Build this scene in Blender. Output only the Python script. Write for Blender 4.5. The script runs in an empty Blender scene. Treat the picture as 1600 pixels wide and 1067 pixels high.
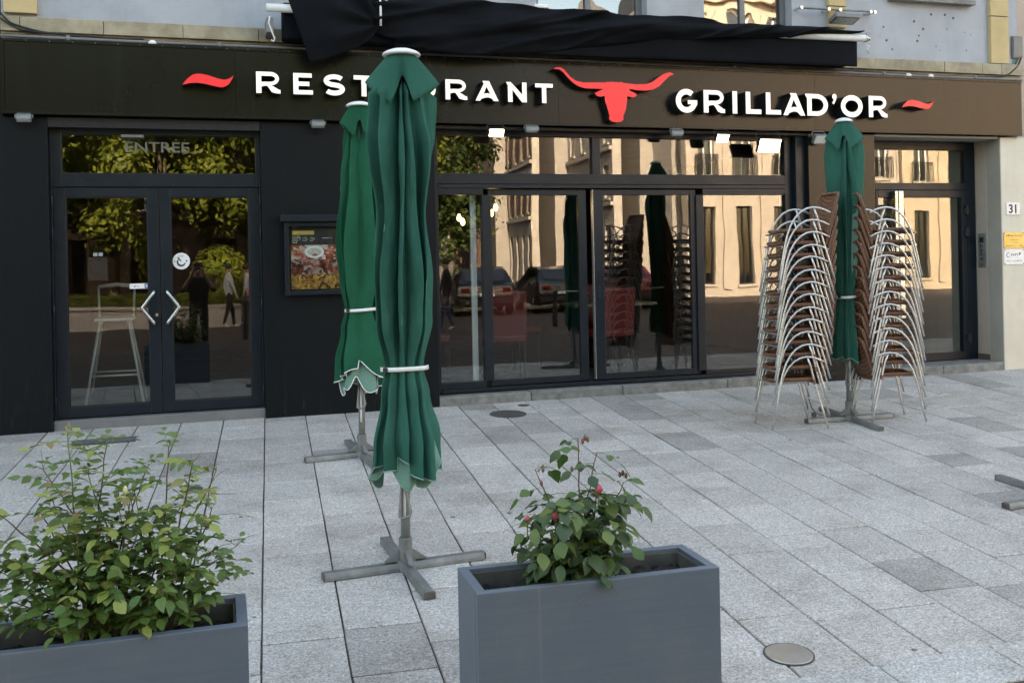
import bpy, bmesh, math, random
from mathutils import Vector, Matrix
from mathutils.geometry import tessellate_polygon
from mathutils import noise as mnoise

PI = math.pi
rad = math.radians
scene = bpy.context.scene
COL = scene.collection

# ------------------------------------------------------------------ camera
YAW, ROLL = rad(17.48), rad(1.17)
cam_data = bpy.data.cameras.new('camera')
cam = bpy.data.objects.new('camera', cam_data)
COL.objects.link(cam)
cam_data.sensor_fit = 'HORIZONTAL'
cam_data.sensor_width = 36.0
cam_data.lens = 35.08
cam_data.shift_y = -0.0803
cam_data.clip_start = 0.02
cam_data.clip_end = 400.0
cam.matrix_world = (Matrix.Translation((0.0, -9.0, 1.35)) @ Matrix.Rotation(-YAW, 4, 'Z')
                    @ Matrix.Rotation(rad(90), 4, 'X') @ Matrix.Rotation(-ROLL, 4, 'Z'))
scene.camera = cam

# ------------------------------------------------------------------ sky, sun, exposure
SUN_EL, SUN_AZ = rad(25.0), rad(-12.0)          # azimuth measured from +Y (behind the restaurant) towards +X
world = bpy.data.worlds.new('World')
scene.world = world
world.use_nodes = True
wn = world.node_tree.nodes
wn.clear()
w_out = wn.new('ShaderNodeOutputWorld')
w_bg = wn.new('ShaderNodeBackground')
w_sky = wn.new('ShaderNodeTexSky')
w_sky.sky_type = 'NISHITA'
w_sky.sun_disc = False
w_sky.sun_elevation = SUN_EL
w_sky.sun_rotation = SUN_AZ
w_sky.altitude = 100
w_sky.air_density = 1.0
w_sky.dust_density = 3.0
w_sky.ozone_density = 1.0
w_bg.inputs['Strength'].default_value = 0.15
world.node_tree.links.new(w_sky.outputs[0], w_bg.inputs[0])
world.node_tree.links.new(w_bg.outputs[0], w_out.inputs[0])

sun_data = bpy.data.lights.new('sun', 'SUN')
sun_data.energy = 4.0
sun_data.angle = rad(0.5)
sun_data.color = (1.0, 0.92, 0.84)
sun = bpy.data.objects.new('sun', sun_data)
COL.objects.link(sun)
sun_dir = Vector((math.sin(SUN_AZ) * math.cos(SUN_EL), math.cos(SUN_AZ) * math.cos(SUN_EL), math.sin(SUN_EL)))
sun.rotation_euler = sun_dir.to_track_quat('Z', 'Y').to_euler()

vs = scene.view_settings
vs.view_transform = 'Standard'
vs.look = 'None'
vs.gamma = 1.0
vs.use_curve_mapping = False
vs.exposure = 2.85
try:
    vs.use_white_balance = True
    vs.white_balance_temperature = 9300
    vs.white_balance_tint = 10
except Exception:
    pass
scene.cycles.max_bounces = 10
scene.cycles.transparent_max_bounces = 16
scene.cycles.caustics_reflective = False
scene.cycles.caustics_refractive = False
try:
    scene.cycles.use_denoising = True
except Exception:
    pass

# ------------------------------------------------------------------ materials
def srgb(r, g, b):
    def f(c):
        c /= 255.0
        return c / 12.92 if c <= 0.04045 else ((c + 0.055) / 1.055) ** 2.4
    return (f(r), f(g), f(b))

class NT:
    def __init__(self, name):
        self.m = bpy.data.materials.new(name)
        self.m.use_nodes = True
        self.t = self.m.node_tree
        self.n = self.t.nodes
        self.bsdf = self.n['Principled BSDF']
        self.out = self.n['Material Output']
    def new(self, kind, **kw):
        nd = self.n.new(kind)
        for k, v in kw.items():
            setattr(nd, k, v)
        return nd
    def link(self, a, b):
        self.t.links.new(a, b)
    def coord(self, scale=(1, 1, 1), kind='Object'):
        tc = self.new('ShaderNodeTexCoord')
        mp = self.new('ShaderNodeMapping')
        mp.inputs['Scale'].default_value = scale
        self.link(tc.outputs[kind], mp.inputs[0])
        return mp.outputs[0]
    def noise(self, vec, scale, detail=4, rough=0.6):
        nd = self.new('ShaderNodeTexNoise')
        nd.inputs['Scale'].default_value = scale
        nd.inputs['Detail'].default_value = detail
        nd.inputs['Roughness'].default_value = rough
        self.link(vec, nd.inputs['Vector'])
        return nd.outputs['Fac']
    def ramp(self, fac, stops, interp='LINEAR'):
        nd = self.new('ShaderNodeValToRGB')
        cr = nd.color_ramp
        cr.interpolation = interp
        while len(cr.elements) < len(stops):
            cr.elements.new(0.5)
        for e, (p, c) in zip(cr.elements, stops):
            e.position = p
            e.color = (c[0], c[1], c[2], 1) if len(c) > 2 else (c[0],) * 3 + (1,)
        self.link(fac, nd.inputs[0])
        return nd.outputs[0]
    def mix(self, fac, a, b, blend='MIX'):
        nd = self.new('ShaderNodeMix', data_type='RGBA', blend_type=blend)
        for sock, v in ((nd.inputs[0], fac), (nd.inputs[6], a), (nd.inputs[7], b)):
            if isinstance(v, (int, float)):
                sock.default_value = v
            elif isinstance(v, tuple):
                sock.default_value = (v[0], v[1], v[2], 1)
            else:
                self.link(v, sock)
        return nd.outputs[2]
    def bump(self, height, strength=0.3, dist=0.01):
        nd = self.new('ShaderNodeBump')
        nd.inputs['Strength'].default_value = strength
        nd.inputs['Distance'].default_value = dist
        self.link(height, nd.inputs['Height'])
        self.link(nd.outputs[0], self.bsdf.inputs['Normal'])
    def set(self, **kw):
        names = {'color': 'Base Color', 'rough': 'Roughness', 'metal': 'Metallic', 'spec': 'Specular IOR Level',
                 'ecol': 'Emission Color', 'estr': 'Emission Strength', 'sheen': 'Sheen Weight', 'coat': 'Coat Weight',
                 'coatr': 'Coat Roughness', 'sss': 'Subsurface Weight'}
        for k, v in kw.items():
            s = self.bsdf.inputs[names[k]]
            if isinstance(v, tuple):
                s.default_value = (v[0], v[1], v[2], 1)
            elif isinstance(v, (int, float)):
                s.default_value = v
            else:
                self.link(v, s)
        return self

MAT = {}

def plain(name, color, rough=0.5, metal=0.0, spec=0.5, var=0.12, scale=6.0, bump=0.0, bscale=60, **kw):
    """painted / metal surface with a little uneven tone, uneven gloss and optional fine relief"""
    t = NT(name)
    v = t.coord()
    f = t.noise(v, scale, 5, 0.65)
    dark = tuple(c * (1 - var) for c in color)
    lite = tuple(min(1, c * (1 + var)) for c in color)
    t.set(color=t.ramp(f, [(0.3, dark), (0.7, lite)]), metal=metal, spec=spec, **kw)
    f2 = t.noise(v, scale * 3.1, 3, 0.5)
    t.set(rough=t.ramp(f2, [(0.3, (max(0.02, rough - 0.07),)), (0.7, (min(1, rough + 0.07),))]))
    if bump:
        t.bump(t.noise(v, bscale, 4, 0.6), bump, 0.004)
    MAT[name] = t.m
    return t.m

# granite slabs: salt and pepper speckle, each slab its own tone, faint stains and gum spots
def make_granite(name, base, lo, hi):
    t = NT(name)
    v = t.coord()
    oi = t.new('ShaderNodeObjectInfo')
    geo = t.new('ShaderNodeNewGeometry')
    wv = geo.outputs['Position']
    sp = t.noise(wv, 92, 3, 0.85)
    sp2 = t.noise(wv, 52, 3, 0.75)
    speck = t.ramp(sp, [(0.33, (0.48,)), (0.50, (1.0,)), (0.67, (1.5,))])
    speck2 = t.ramp(sp2, [(0.3, (0.72,)), (0.7, (1.25,))])
    tone = t.ramp(oi.outputs['Random'], [(0.0, tuple(c * lo for c in base)), (0.2, tuple(c * 0.93 for c in base)), (0.75, base), (1.0, tuple(c * hi for c in base))])
    c = t.mix(1.0, tone, speck, 'MULTIPLY')
    c = t.mix(0.8, c, speck2, 'MULTIPLY')
    st = t.ramp(t.noise(wv, 1.9, 7, 0.72), [(0.34, (0.66, 0.645, 0.61)), (0.54, (1.0,))])
    c = t.mix(0.8, c, st, 'MULTIPLY')
    vo = t.new('ShaderNodeTexVoronoi')
    vo.inputs['Scale'].default_value = 2.6
    t.link(wv, vo.inputs['Vector'])
    wob = t.new('ShaderNodeMath', operation='ADD')
    t.link(vo.outputs['Distance'], wob.inputs[0])
    nz = t.new('ShaderNodeMath', operation='MULTIPLY')
    nz.inputs[1].default_value = 0.05
    t.link(t.noise(wv, 40, 2), nz.inputs[0])
    t.link(nz.outputs[0], wob.inputs[1])
    gum = t.ramp(wob.outputs[0], [(0.062, (0.28, 0.27, 0.26)), (0.072, (1.0,))])
    sel = t.ramp(vo.outputs['Color'], [(0.40, (0.0,)), (0.42, (1.0,))])
    c = t.mix(sel, c, t.mix(1.0, c, gum, 'MULTIPLY'))
    t.set(color=c, rough=0.72, spec=0.35)
    t.bump(sp, 0.25, 0.002)
    MAT[name] = t.m
make_granite('granite', (0.500, 0.478, 0.450), 0.70, 1.10)
make_granite('granite_kerb', (0.52, 0.515, 0.50), 0.88, 1.08)
plain('joint', (0.085, 0.078, 0.068), 0.9, scale=14, var=0.5, bump=0.6)
plain('sill_stone', (0.20, 0.20, 0.19), 0.8, scale=9, var=0.4, bump=0.5)

def make_panel_black():
    t = NT('black_panel')
    v = t.coord((1, 1, 1))
    g = t.noise(t.coord((60, 60, 2.0)), 1.0, 5, 0.7)
    scr = t.noise(t.coord((26, 26, 3.5)), 1.0, 6, 0.8)
    sep = t.new('ShaderNodeSeparateXYZ')
    geo = t.new('ShaderNodeNewGeometry')
    t.link(geo.outputs['Position'], sep.inputs[0])
    low = t.ramp(sep.outputs[2], [(0.05, (1.0,)), (0.75, (0.0,))])
    wear = t.mix(1.0, t.ramp(scr, [(0.56, (0.0,)), (0.70, (1.0,))]), low, 'MULTIPLY')
    c = t.ramp(g, [(0.3, (0.0035, 0.0052, 0.0068)), (0.7, (0.0062, 0.0086, 0.0108))])
    c = t.mix(wear, c, (0.03, 0.032, 0.034))
    t.set(color=c, rough=0.5, spec=0.16)
    t.bump(g, 0.12, 0.003)
    MAT['black_panel'] = t.m
make_panel_black()

def make_fascia():
    t = NT('fascia_metal')
    v = t.coord()
    f = t.noise(v, 1.4, 5, 0.6)
    streak = t.noise(t.coord((9, 1, 0.5)), 1.0, 5, 0.7)
    c = t.ramp(f, [(0.3, (0.0070, 0.0078, 0.0074)), (0.7, (0.0092, 0.0100, 0.0094))])
    c = t.mix(t.ramp(streak, [(0.60, (0.0,)), (0.78, (0.25,))]), c, (0.022, 0.021, 0.018))
    t.set(color=c, spec=0.30, rough=t.ramp(streak, [(0.3, (0.20,)), (0.7, (0.27,))]))
    MAT['fascia_metal'] = t.m
make_fascia()
plain('frame_alu', (0.0055, 0.0115, 0.0190), 0.38, spec=0.35, scale=3)
plain('gasket', (0.006, 0.006, 0.007), 0.6)
plain('steel', (0.62, 0.62, 0.60), 0.28, metal=1.0, scale=12)
plain('aluminium_tube', (0.60, 0.60, 0.595), 0.32, metal=0.75, scale=20, var=0.10)
plain('white_paint', (0.78, 0.79, 0.80), 0.45, scale=8, var=0.05)
plain('galvanised', (0.20, 0.215, 0.21), 0.55, metal=0.35, scale=9, var=0.28, bump=0.2, bscale=30)
plain('pole_grey', (0.25, 0.255, 0.25), 0.45, metal=0.3, scale=10, var=0.2)
plain('rust_grey', (0.10, 0.09, 0.08), 0.7, scale=16, var=0.5)
plain('black_plastic', (0.015, 0.015, 0.016), 0.5)
plain('cast_iron', (0.075, 0.070, 0.064), 0.65, scale=25, var=0.35, bump=0.5)
plain('soil', (0.016, 0.013, 0.010), 0.95, scale=30, var=0.6, bump=1.0, bscale=40)
plain('planter_inside', (0.10, 0.098, 0.092), 0.8, scale=9, var=0.3)
plain('red_paint', (0.84, 0.030, 0.038), 0.4, ecol=(1.0, 0.03, 0.04), estr=0.035, var=0.04)
plain('letter_white', (0.86, 0.86, 0.86), 0.4, ecol=(1.0, 1.0, 1.0), estr=0.07, var=0.02)
plain('letter_side', (0.010, 0.010, 0.011), 0.45)
plain('steel_brushed', (0.42, 0.42, 0.41), 0.36, metal=0.75, scale=5, var=0.2)
plain('brass', (0.62, 0.46, 0.16), 0.42, metal=0.55, scale=14)
plain('plate_white', (0.80, 0.81, 0.82), 0.25, var=0.03)
plain('ink', (0.02, 0.02, 0.022), 0.5)
plain('ink_blue', (0.03, 0.10, 0.35), 0.5)
plain('ink_gold', (0.16, 0.10, 0.03), 0.5)
plain('cable', (0.016, 0.016, 0.017), 0.55)
plain('cable_grey', (0.16, 0.165, 0.17), 0.5)
plain('cable_green', (0.03, 0.30, 0.22), 0.5)
plain('chain_metal', (0.10, 0.095, 0.09), 0.5, metal=0.6, var=0.3)

def make_planter():
    t = NT('planter_paint')
    v = t.coord()
    brush = t.noise(t.coord((1.2, 1.2, 40)), 1.6, 5, 0.7)
    f = t.noise(v, 3.2, 6, 0.7)
    c = t.ramp(brush, [(0.3, (0.108, 0.142, 0.182)), (0.7, (0.124, 0.160, 0.204))])
    c = t.mix(t.ramp(f, [(0.42, (0.0,)), (0.75, (0.45,))]), c, (0.19, 0.205, 0.22))
    geo = t.new('ShaderNodeNewGeometry')
    sp_ = t.ramp(t.noise(geo.outputs['Position'], 90, 3, 0.8), [(0.70, (0.0,)), (0.76, (0.5,))])
    c = t.mix(sp_, c, (0.28, 0.27, 0.25))
    drip = t.noise(t.coord((38, 38, 1.0)), 1.0, 4, 0.6)
    c = t.mix(t.ramp(drip, [(0.66, (0.0,)), (0.76, (0.28,))]), c, (0.24, 0.25, 0.26))
    t.set(color=c, rough=t.ramp(f, [(0.3, (0.42,)), (0.7, (0.58,))]), spec=0.4)
    t.bump(brush, 0.15, 0.003)
    MAT['planter_paint'] = t.m
make_planter()

def make_stucco(name, base, dark, scale=1.6):
    t = NT(name)
    v = t.coord()
    f = t.noise(v, scale, 7, 0.7)
    fine = t.noise(v, 120, 3, 0.6)
    c = t.ramp(f, [(0.30, dark), (0.62, base)])
    spots = t.noise(v, 9, 4, 0.75)
    c = t.mix(t.ramp(spots, [(0.70, (0.0,)), (0.78, (0.6,))]), c, tuple(x * 0.4 for x in base))
    streak = t.noise(t.coord((7, 7, 0.35)), 1.0, 5, 0.7)
    c = t.mix(t.ramp(streak, [(0.55, (0.0,)), (0.8, (0.35,))]), c, tuple(x * 0.6 for x in base))
    t.set(color=c, rough=0.85, spec=0.25)
    t.bump(fine, 0.35, 0.004)
    MAT[name] = t.m
make_stucco('stucco_grey', (0.41, 0.44, 0.485), (0.32, 0.35, 0.39))
make_stucco('stucco_cream', (0.72, 0.675, 0.57), (0.62, 0.575, 0.48))
make_stucco('stucco_reveal', (0.40, 0.38, 0.335), (0.33, 0.31, 0.27))
make_stucco('stucco_pink', (0.50, 0.42, 0.36), (0.42, 0.35, 0.30))
make_stucco('stone_beige', (0.42, 0.37, 0.27), (0.22, 0.19, 0.14), 4.0)
make_stucco('stone_yellow', (0.58, 0.45, 0.25), (0.48, 0.37, 0.20), 3.0)
make_stucco('far_cream', (0.48, 0.42, 0.375), (0.39, 0.34, 0.30), 0.8)
make_stucco('far_white', (0.48, 0.44, 0.41), (0.37, 0.34, 0.32), 0.8)
make_stucco('far_brick', (0.16, 0.105, 0.085), (0.11, 0.075, 0.06), 1.2)
make_stucco('far_ochre', (0.50, 0.42, 0.33), (0.41, 0.34, 0.26), 0.9)
plain('roof_slate', (0.07, 0.075, 0.085), 0.6, scale=5)
plain('far_core', (0.36, 0.33, 0.31), 0.9)
plain('interior_wall', (0.070, 0.045, 0.035), 0.8, scale=2, var=0.3)
plain('interior_floor', (0.10, 0.07, 0.055), 0.4, scale=3, var=0.3)
plain('red_leather', (0.17, 0.010, 0.010), 0.4, var=0.15)
plain('table_wood', (0.22, 0.17, 0.09), 0.4, scale=10, var=0.3)
plain('stool_frame', (0.55, 0.60, 0.58), 0.4, var=0.05)

def make_cloth(name, base, fade):
    t = NT(name)
    v = t.coord()
    wv1 = t.noise(t.coord((420, 420, 420)), 1.0, 2, 0.5)
    f = t.noise(v, 2.6, 5, 0.65)
    c = t.ramp(f, [(0.28, base), (0.75, fade)])
    c = t.mix(0.5, c, t.ramp(wv1, [(0.3, (0.82,)), (0.7, (1.12,))]), 'MULTIPLY')
    t.set(color=c, rough=0.9, spec=0.12)
    wr = t.mix(0.35, t.noise(t.coord((1, 1, 0.40)), 9, 5, 0.6), t.noise(t.coord((1, 1, 0.22)), 46, 4, 0.6))
    t.bump(wr, 0.3, 0.02)
    st = t.ramp(t.noise(t.coord((6, 6, 0.5)), 1.0, 5, 0.7), [(0.35, (0.78,)), (0.6, (1.0,))])
    c2 = t.mix(0.6, c, st, 'MULTIPLY')
    t.set(color=c2)
    MAT[name] = t.m
make_cloth('cloth_green', (0.017, 0.105, 0.078), (0.034, 0.150, 0.116))
make_cloth('cloth_green_fresh', (0.006, 0.090, 0.050), (0.011, 0.118, 0.068))
make_cloth('cloth_under', (0.13, 0.27, 0.215), (0.18, 0.33, 0.27))
make_cloth('cloth_black', (0.0042, 0.0054, 0.0080), (0.0080, 0.0098, 0.0130))
make_cloth('hem_pale', (0.20, 0.36, 0.29), (0.26, 0.40, 0.33))

def make_wicker():
    t = NT('wicker')
    v = t.coord()
    w1 = t.new('ShaderNodeTexWave', wave_type='BANDS', bands_direction='Z')
    w1.inputs['Scale'].default_value = 34
    w2 = t.new('ShaderNodeTexWave', wave_type='BANDS', bands_direction='Y')
    w2.inputs['Scale'].default_value = 27
    w3 = t.new('ShaderNodeTexWave', wave_type='BANDS', bands_direction='X')
    w3.inputs['Scale'].default_value = 27
    for w in (w1, w2, w3):
        w.inputs['Distortion'].default_value = 1.2
        t.link(v, w.inputs['Vector'])
    a = t.mix(0.5, w1.outputs['Fac'], w2.outputs['Fac'])
    a = t.mix(0.34, a, w3.outputs['Fac'])
    f = t.noise(v, 24, 4, 0.7)
    c = t.ramp(a, [(0.2, (0.060, 0.026, 0.015)), (0.55, (0.23, 0.105, 0.062)), (0.85, (0.36, 0.18, 0.11))])
    c = t.mix(0.6, c, t.ramp(f, [(0.3, (0.55,)), (0.7, (1.25,))]), 'MULTIPLY')
    t.set(color=c, rough=0.5, spec=0.4)
    t.bump(a, 0.8, 0.006)
    MAT['wicker'] = t.m
make_wicker()

def make_leaf(name, a, b, rough=0.42, red=None):
    t = NT(name)
    oi = t.new('ShaderNodeObjectInfo')
    v = t.coord()
    f = t.noise(v, 30, 4, 0.6)
    c = t.ramp(oi.outputs['Random'], [(0.0, a), (1.0, b)])
    if red:
        c = t.mix(t.ramp(oi.outputs['Random'], [(0.95, (0.0,)), (0.99, (0.6,))]), c, red)
    c = t.mix(0.5, c, t.ramp(f, [(0.3, (0.75,)), (0.7, (1.2,))]), 'MULTIPLY')
    t.set(color=c, rough=rough, spec=0.45)
    tr = t.new('ShaderNodeBsdfTranslucent')
    t.link(c, tr.inputs[0])
    mx = t.new('ShaderNodeMixShader')
    mx.inputs[0].default_value = 0.22
    t.link(t.bsdf.outputs[0], mx.inputs[1])
    t.link(tr.outputs[0], mx.inputs[2])
    t.link(mx.outputs[0], t.out.inputs[0])
    t.bump(f, 0.3, 0.004)
    MAT[name] = t.m
make_leaf('leaf_fresh', (0.23, 0.295, 0.06), (0.36, 0.39, 0.115), 0.45)
make_leaf('leaf_mid', (0.07, 0.155, 0.038), (0.165, 0.245, 0.06), 0.42)
make_leaf('leaf_bronze', (0.26, 0.18, 0.075), (0.24, 0.24, 0.08), 0.45)
make_leaf('leaf_dark', (0.035, 0.078, 0.030), (0.080, 0.140, 0.050), 0.34, (0.15, 0.07, 0.03))
make_leaf('leaf_light', (0.10, 0.175, 0.045), (0.16, 0.22, 0.06), 0.40)
plain('stem_brown', (0.13, 0.075, 0.045), 0.6, scale=40, var=0.3)
plain('stem_green', (0.12, 0.15, 0.05), 0.55, scale=40, var=0.3)
plain('stem_red', (0.12, 0.042, 0.035), 0.55, scale=40, var=0.3)
plain('petal_pink', (0.58, 0.085, 0.14), 0.55, scale=60, var=0.4)
plain('petal_cream', (0.75, 0.72, 0.42), 0.55)
plain('bud_brown', (0.20, 0.09, 0.06), 0.6)
plain('bark', (0.14, 0.11, 0.08), 0.9, scale=9, var=0.4, bump=0.8, bscale=20)

def make_foliage(name, a, b):
    t = NT(name)
    geo = t.new('ShaderNodeNewGeometry')
    f = t.noise(geo.outputs['Position'], 1.3, 3, 0.6)
    r = t.mix(0.5, geo.outputs['Random Per Island'], f)
    c = t.ramp(r, [(0.25, a), (0.75, b)])
    t.set(color=c, rough=0.55, spec=0.3)
    tr = t.new('ShaderNodeBsdfTranslucent')
    t.link(c, tr.inputs[0])
    mx = t.new('ShaderNodeMixShader')
    mx.inputs[0].default_value = 0.35
    t.link(t.bsdf.outputs[0], mx.inputs[1])
    t.link(tr.outputs[0], mx.inputs[2])
    t.link(mx.outputs[0], t.out.inputs[0])
    MAT[name] = t.m
make_foliage('crown_green', (0.060, 0.095, 0.014), (0.20, 0.22, 0.035))
make_foliage('crown_dark', (0.030, 0.062, 0.016), (0.075, 0.105, 0.026))

def make_glass(name, f0=0.09, tint=(0.86, 0.88, 0.87), wob=0.02, wscale=0.9):
    """thin window glass: Schlick reflection over a faint tint, panes slightly wavy like real float units"""
    t = NT(name)
    t.n.remove(t.bsdf)
    gl = t.new('ShaderNodeBsdfGlossy')
    gl.inputs['Roughness'].default_value = 0.0
    gl.inputs['Color'].default_value = (1, 1, 1, 1)
    tr = t.new('ShaderNodeBsdfTransparent')
    tr.inputs['Color'].default_value = tint + (1,)
    lw = t.new('ShaderNodeLayerWeight')
    lw.inputs['Blend'].default_value = 0.5
    pw = t.new('ShaderNodeMath', operation='POWER')
    pw.inputs[1].default_value = 4.0
    t.link(lw.outputs['Facing'], pw.inputs[0])
    ma = t.new('ShaderNodeMath', operation='MULTIPLY_ADD')
    ma.inputs[1].default_value = 1 - f0
    ma.inputs[2].default_value = f0
    t.link(pw.outputs[0], ma.inputs[0])
    geo = t.new('ShaderNodeNewGeometry')
    nz = t.noise(geo.outputs['Position'], wscale, 2, 0.5)
    bp = t.new('ShaderNodeBump')
    bp.inputs['Strength'].default_value = 1.0
    bp.inputs['Distance'].default_value = wob
    t.link(nz, bp.inputs['Height'])
    t.link(bp.outputs[0], gl.inputs['Normal'])
    mx = t.new('ShaderNodeMixShader')
    t.link(ma.outputs[0], mx.inputs[0])
    t.link(tr.outputs[0], mx.inputs[1])
    t.link(gl.outputs[0], mx.inputs[2])
    t.link(mx.outputs[0], t.out.inputs[0])
    MAT[name] = t.m
make_glass('glass', 0.088, (0.90, 0.92, 0.91), 0.0011, 1.1)
make_glass('glass_upper', 0.16, (0.5, 0.53, 0.55), 0.006, 1.2)
make_glass('glass_far', 0.14, (0.5, 0.5, 0.5), 0.004, 0.6)
make_glass('glass_case', 0.05, (0.92, 0.94, 0.93), 0.0, 1.0)
plain('etched', (0.15, 0.155, 0.135), 0.8)

def emit(name, col, s):
    t = NT(name)
    t.set(color=(0.8, 0.8, 0.8), ecol=col, estr=s)
    MAT[name] = t.m
emit('lamp_on', (1.0, 0.93, 0.78), 5.0)
emit('bulb_on', (1.0, 0.72, 0.36), 2.5)
plain('lamp_off', (0.55, 0.56, 0.55), 0.3, metal=0.3)

# ------------------------------------------------------------------ mesh helpers
class MB:
    """collects vertices and faces of one mesh"""
    def __init__(self):
        self.v, self.f, self.mi = [], [], []
    def face(self, idx, m=0):
        self.f.append(idx); self.mi.append(m)
    def box(self, x0, x1, y0, y1, z0, z1, m=0):
        b = len(self.v)
        self.v += [(x0, y0, z0), (x1, y0, z0), (x1, y1, z0), (x0, y1, z0), (x0, y0, z1), (x1, y0, z1), (x1, y1, z1), (x0, y1, z1)]
        for q in ((0, 3, 2, 1), (4, 5, 6, 7), (0, 1, 5, 4), (1, 2, 6, 5), (2, 3, 7, 6), (3, 0, 4, 7)):
            self.face(tuple(b + i for i in q), m)
        return self
    def obox(self, mat4, hx, hy, hz, m=0):
        b = len(self.v)
        for x, y, z in ((-1, -1, -1), (1, -1, -1), (1, 1, -1), (-1, 1, -1), (-1, -1, 1), (1, -1, 1), (1, 1, 1), (-1, 1, 1)):
            self.v.append(tuple(mat4 @ Vector((x * hx, y * hy, z * hz))))
        for q in ((0, 3, 2, 1), (4, 5, 6, 7), (0, 1, 5, 4), (1, 2, 6, 5), (2, 3, 7, 6), (3, 0, 4, 7)):
            self.face(tuple(b + i for i in q), m)
        return self
    def tube(self, pts, r, n=8, m=0, closed=False, cap=True, r1=None):
        pts = [Vector(p) for p in pts]
        k = len(pts)
        rings = []
        up = None
        for i, p in enumerate(pts):
            if closed:
                d = (pts[(i + 1) % k] - pts[i - 1]).normalized()
            else:
                d = (pts[min(i + 1, k - 1)] - pts[max(i - 1, 0)]).normalized()
            if up is None:
                up = d.orthogonal().normalized()
            up = (up - d * up.dot(d))
            if up.length < 1e-5:
                up = d.orthogonal()
            up.normalize()
            s = d.cross(up)
            rr = r if not callable(r) else r(i / max(1, k - 1))
            if r1 is not None:
                rr = r + (r1 - r) * i / max(1, k - 1)
            b = len(self.v)
            for j in range(n):
                a = 2 * PI * j / n
                self.v.append(tuple(p + (up * math.cos(a) + s * math.sin(a)) * rr))
            rings.append(b)
        for i in range(k if closed else k - 1):
            a, b = rings[i], rings[(i + 1) % k]
            for j in range(n):
                self.face((a + j, a + (j + 1) % n, b + (j + 1) % n, b + j), m)
        if cap and not closed:
            self.face(tuple(reversed(range(rings[0], rings[0] + n))), m)
            self.face(tuple(range(rings[-1], rings[-1] + n)), m)
        return self
    def lathe(self, prof, n=24, c=(0, 0, 0), m=0, axis='Z'):
        rings = []
        for r, h in prof:
            b = len(self.v)
            for j in range(n):
                a = 2 * PI * j / n
                p = (r * math.cos(a), r * math.sin(a), h)
                if axis == 'Y':
                    p = (p[0], h, p[1])
                self.v.append((c[0] + p[0], c[1] + p[1], c[2] + p[2]))
            rings.append(b)
        for a, b in zip(rings, rings[1:]):
            for j in range(n):
                self.face((a + j, a + (j + 1) % n, b + (j + 1) % n, b + j), m)
        self.face(tuple(reversed(range(rings[0], rings[0] + n))), m)
        self.face(tuple(range(rings[-1], rings[-1] + n)), m)
        return self
    def prism(self, loops, y0, y1, m_front=0, m_side=0, x0=0.0, z0=0.0, sx=1.0, sz=1.0):
        """flat outline(s) in x/z pushed from y0 (front) to y1"""
        L = [[Vector((x0 + p[0] * sx, z0 + p[1] * sz, 0)) for p in lp] for lp in loops]
        tris = tessellate_polygon(L)
        flat = [p for lp in L for p in lp]
        for y, flip in ((y0, False), (y1, True)):
            b = len(self.v)
            self.v += [(p.x, y, p.y) for p in flat]
            for t in tris:
                a, c, d = (flat[i] for i in t)
                ccw = (c.x - a.x) * (d.y - a.y) - (c.y - a.y) * (d.x - a.x) > 0
                t = tuple(t) if ccw != flip else tuple(reversed(t))
                self.face(tuple(b + i for i in t), m_front if not flip else m_side)
        for lp in L:
            b = len(self.v)
            k = len(lp)
            for y in (y0, y1):
                self.v += [(p.x, y, p.y) for p in lp]
            for i in range(k):
                self.face((b + i, b + (i + 1) % k, b + k + (i + 1) % k, b + k + i), m_side)
        return self
    def frame(self, x0, x1, z0, z1, w, y0, y1, m=0, wb=None, wt=None):
        """four butted bars"""
        wb = w if wb is None else wb
        wt = w if wt is None else wt
        self.box(x0, x0 + w, y0, y1, z0, z1, m)
        self.box(x1 - w, x1, y0, y1, z0, z1, m)
        self.box(x0 + w, x1 - w, y0, y1, z0, z0 + wb, m)
        self.box(x0 + w, x1 - w, y0, y1, z1 - wt, z1, m)
        return self
    def mesh(self, name):
        me = bpy.data.meshes.new(name)
        me.from_pydata([tuple(p) for p in self.v], [], self.f)
        me.polygons.foreach_set('material_index', self.mi)
        me.update()
        return me
    def build(self, name, mats, parent=None, smooth=False, bevel=0.0, fix=False):
        me = self.mesh(name)
        if fix:
            bm = bmesh.new(); bm.from_mesh(me)
            bmesh.ops.recalc_face_normals(bm, faces=bm.faces)
            bm.to_mesh(me); bm.free()
        return put(name, me, mats, parent, smooth, bevel)

def put(name, me, mats, parent=None, smooth=False, bevel=0.0):
    for m in (mats if isinstance(mats, (list, tuple)) else [mats]):
        me.materials.append(MAT[m] if isinstance(m, str) else m)
    if smooth:
        me.polygons.foreach_set('use_smooth', [True] * len(me.polygons))
    o = bpy.data.objects.new(name, me)
    COL.objects.link(o)
    if parent:
        o.parent = parent
    if bevel:
        md = o.modifiers.new('bevel', 'BEVEL')
        md.width = bevel; md.segments = 2; md.limit_method = 'ANGLE'; md.angle_limit = rad(40)
        md.harden_normals = False
    return o

def autosmooth(o, ang=40):
    o.data.polygons.foreach_set('use_smooth', [True] * len(o.data.polygons))
    try:
        o.data.set_sharp_from_angle(angle=rad(ang))
    except Exception:
        pass
    return o

def tag(o, label=None, cat=None, group=None, kind=None):
    if label: o['label'] = label
    if cat: o['category'] = cat
    if group: o['group'] = group
    if kind: o['kind'] = kind
    return o

def thing(name, loc, label, cat, group=None, rotz=0.0):
    o = bpy.data.objects.new(name, None)
    o.empty_display_size = 0.1
    COL.objects.link(o)
    o.location = loc
    o.rotation_euler = (0, 0, rotz)
    return tag(o, label, cat, group)

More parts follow.
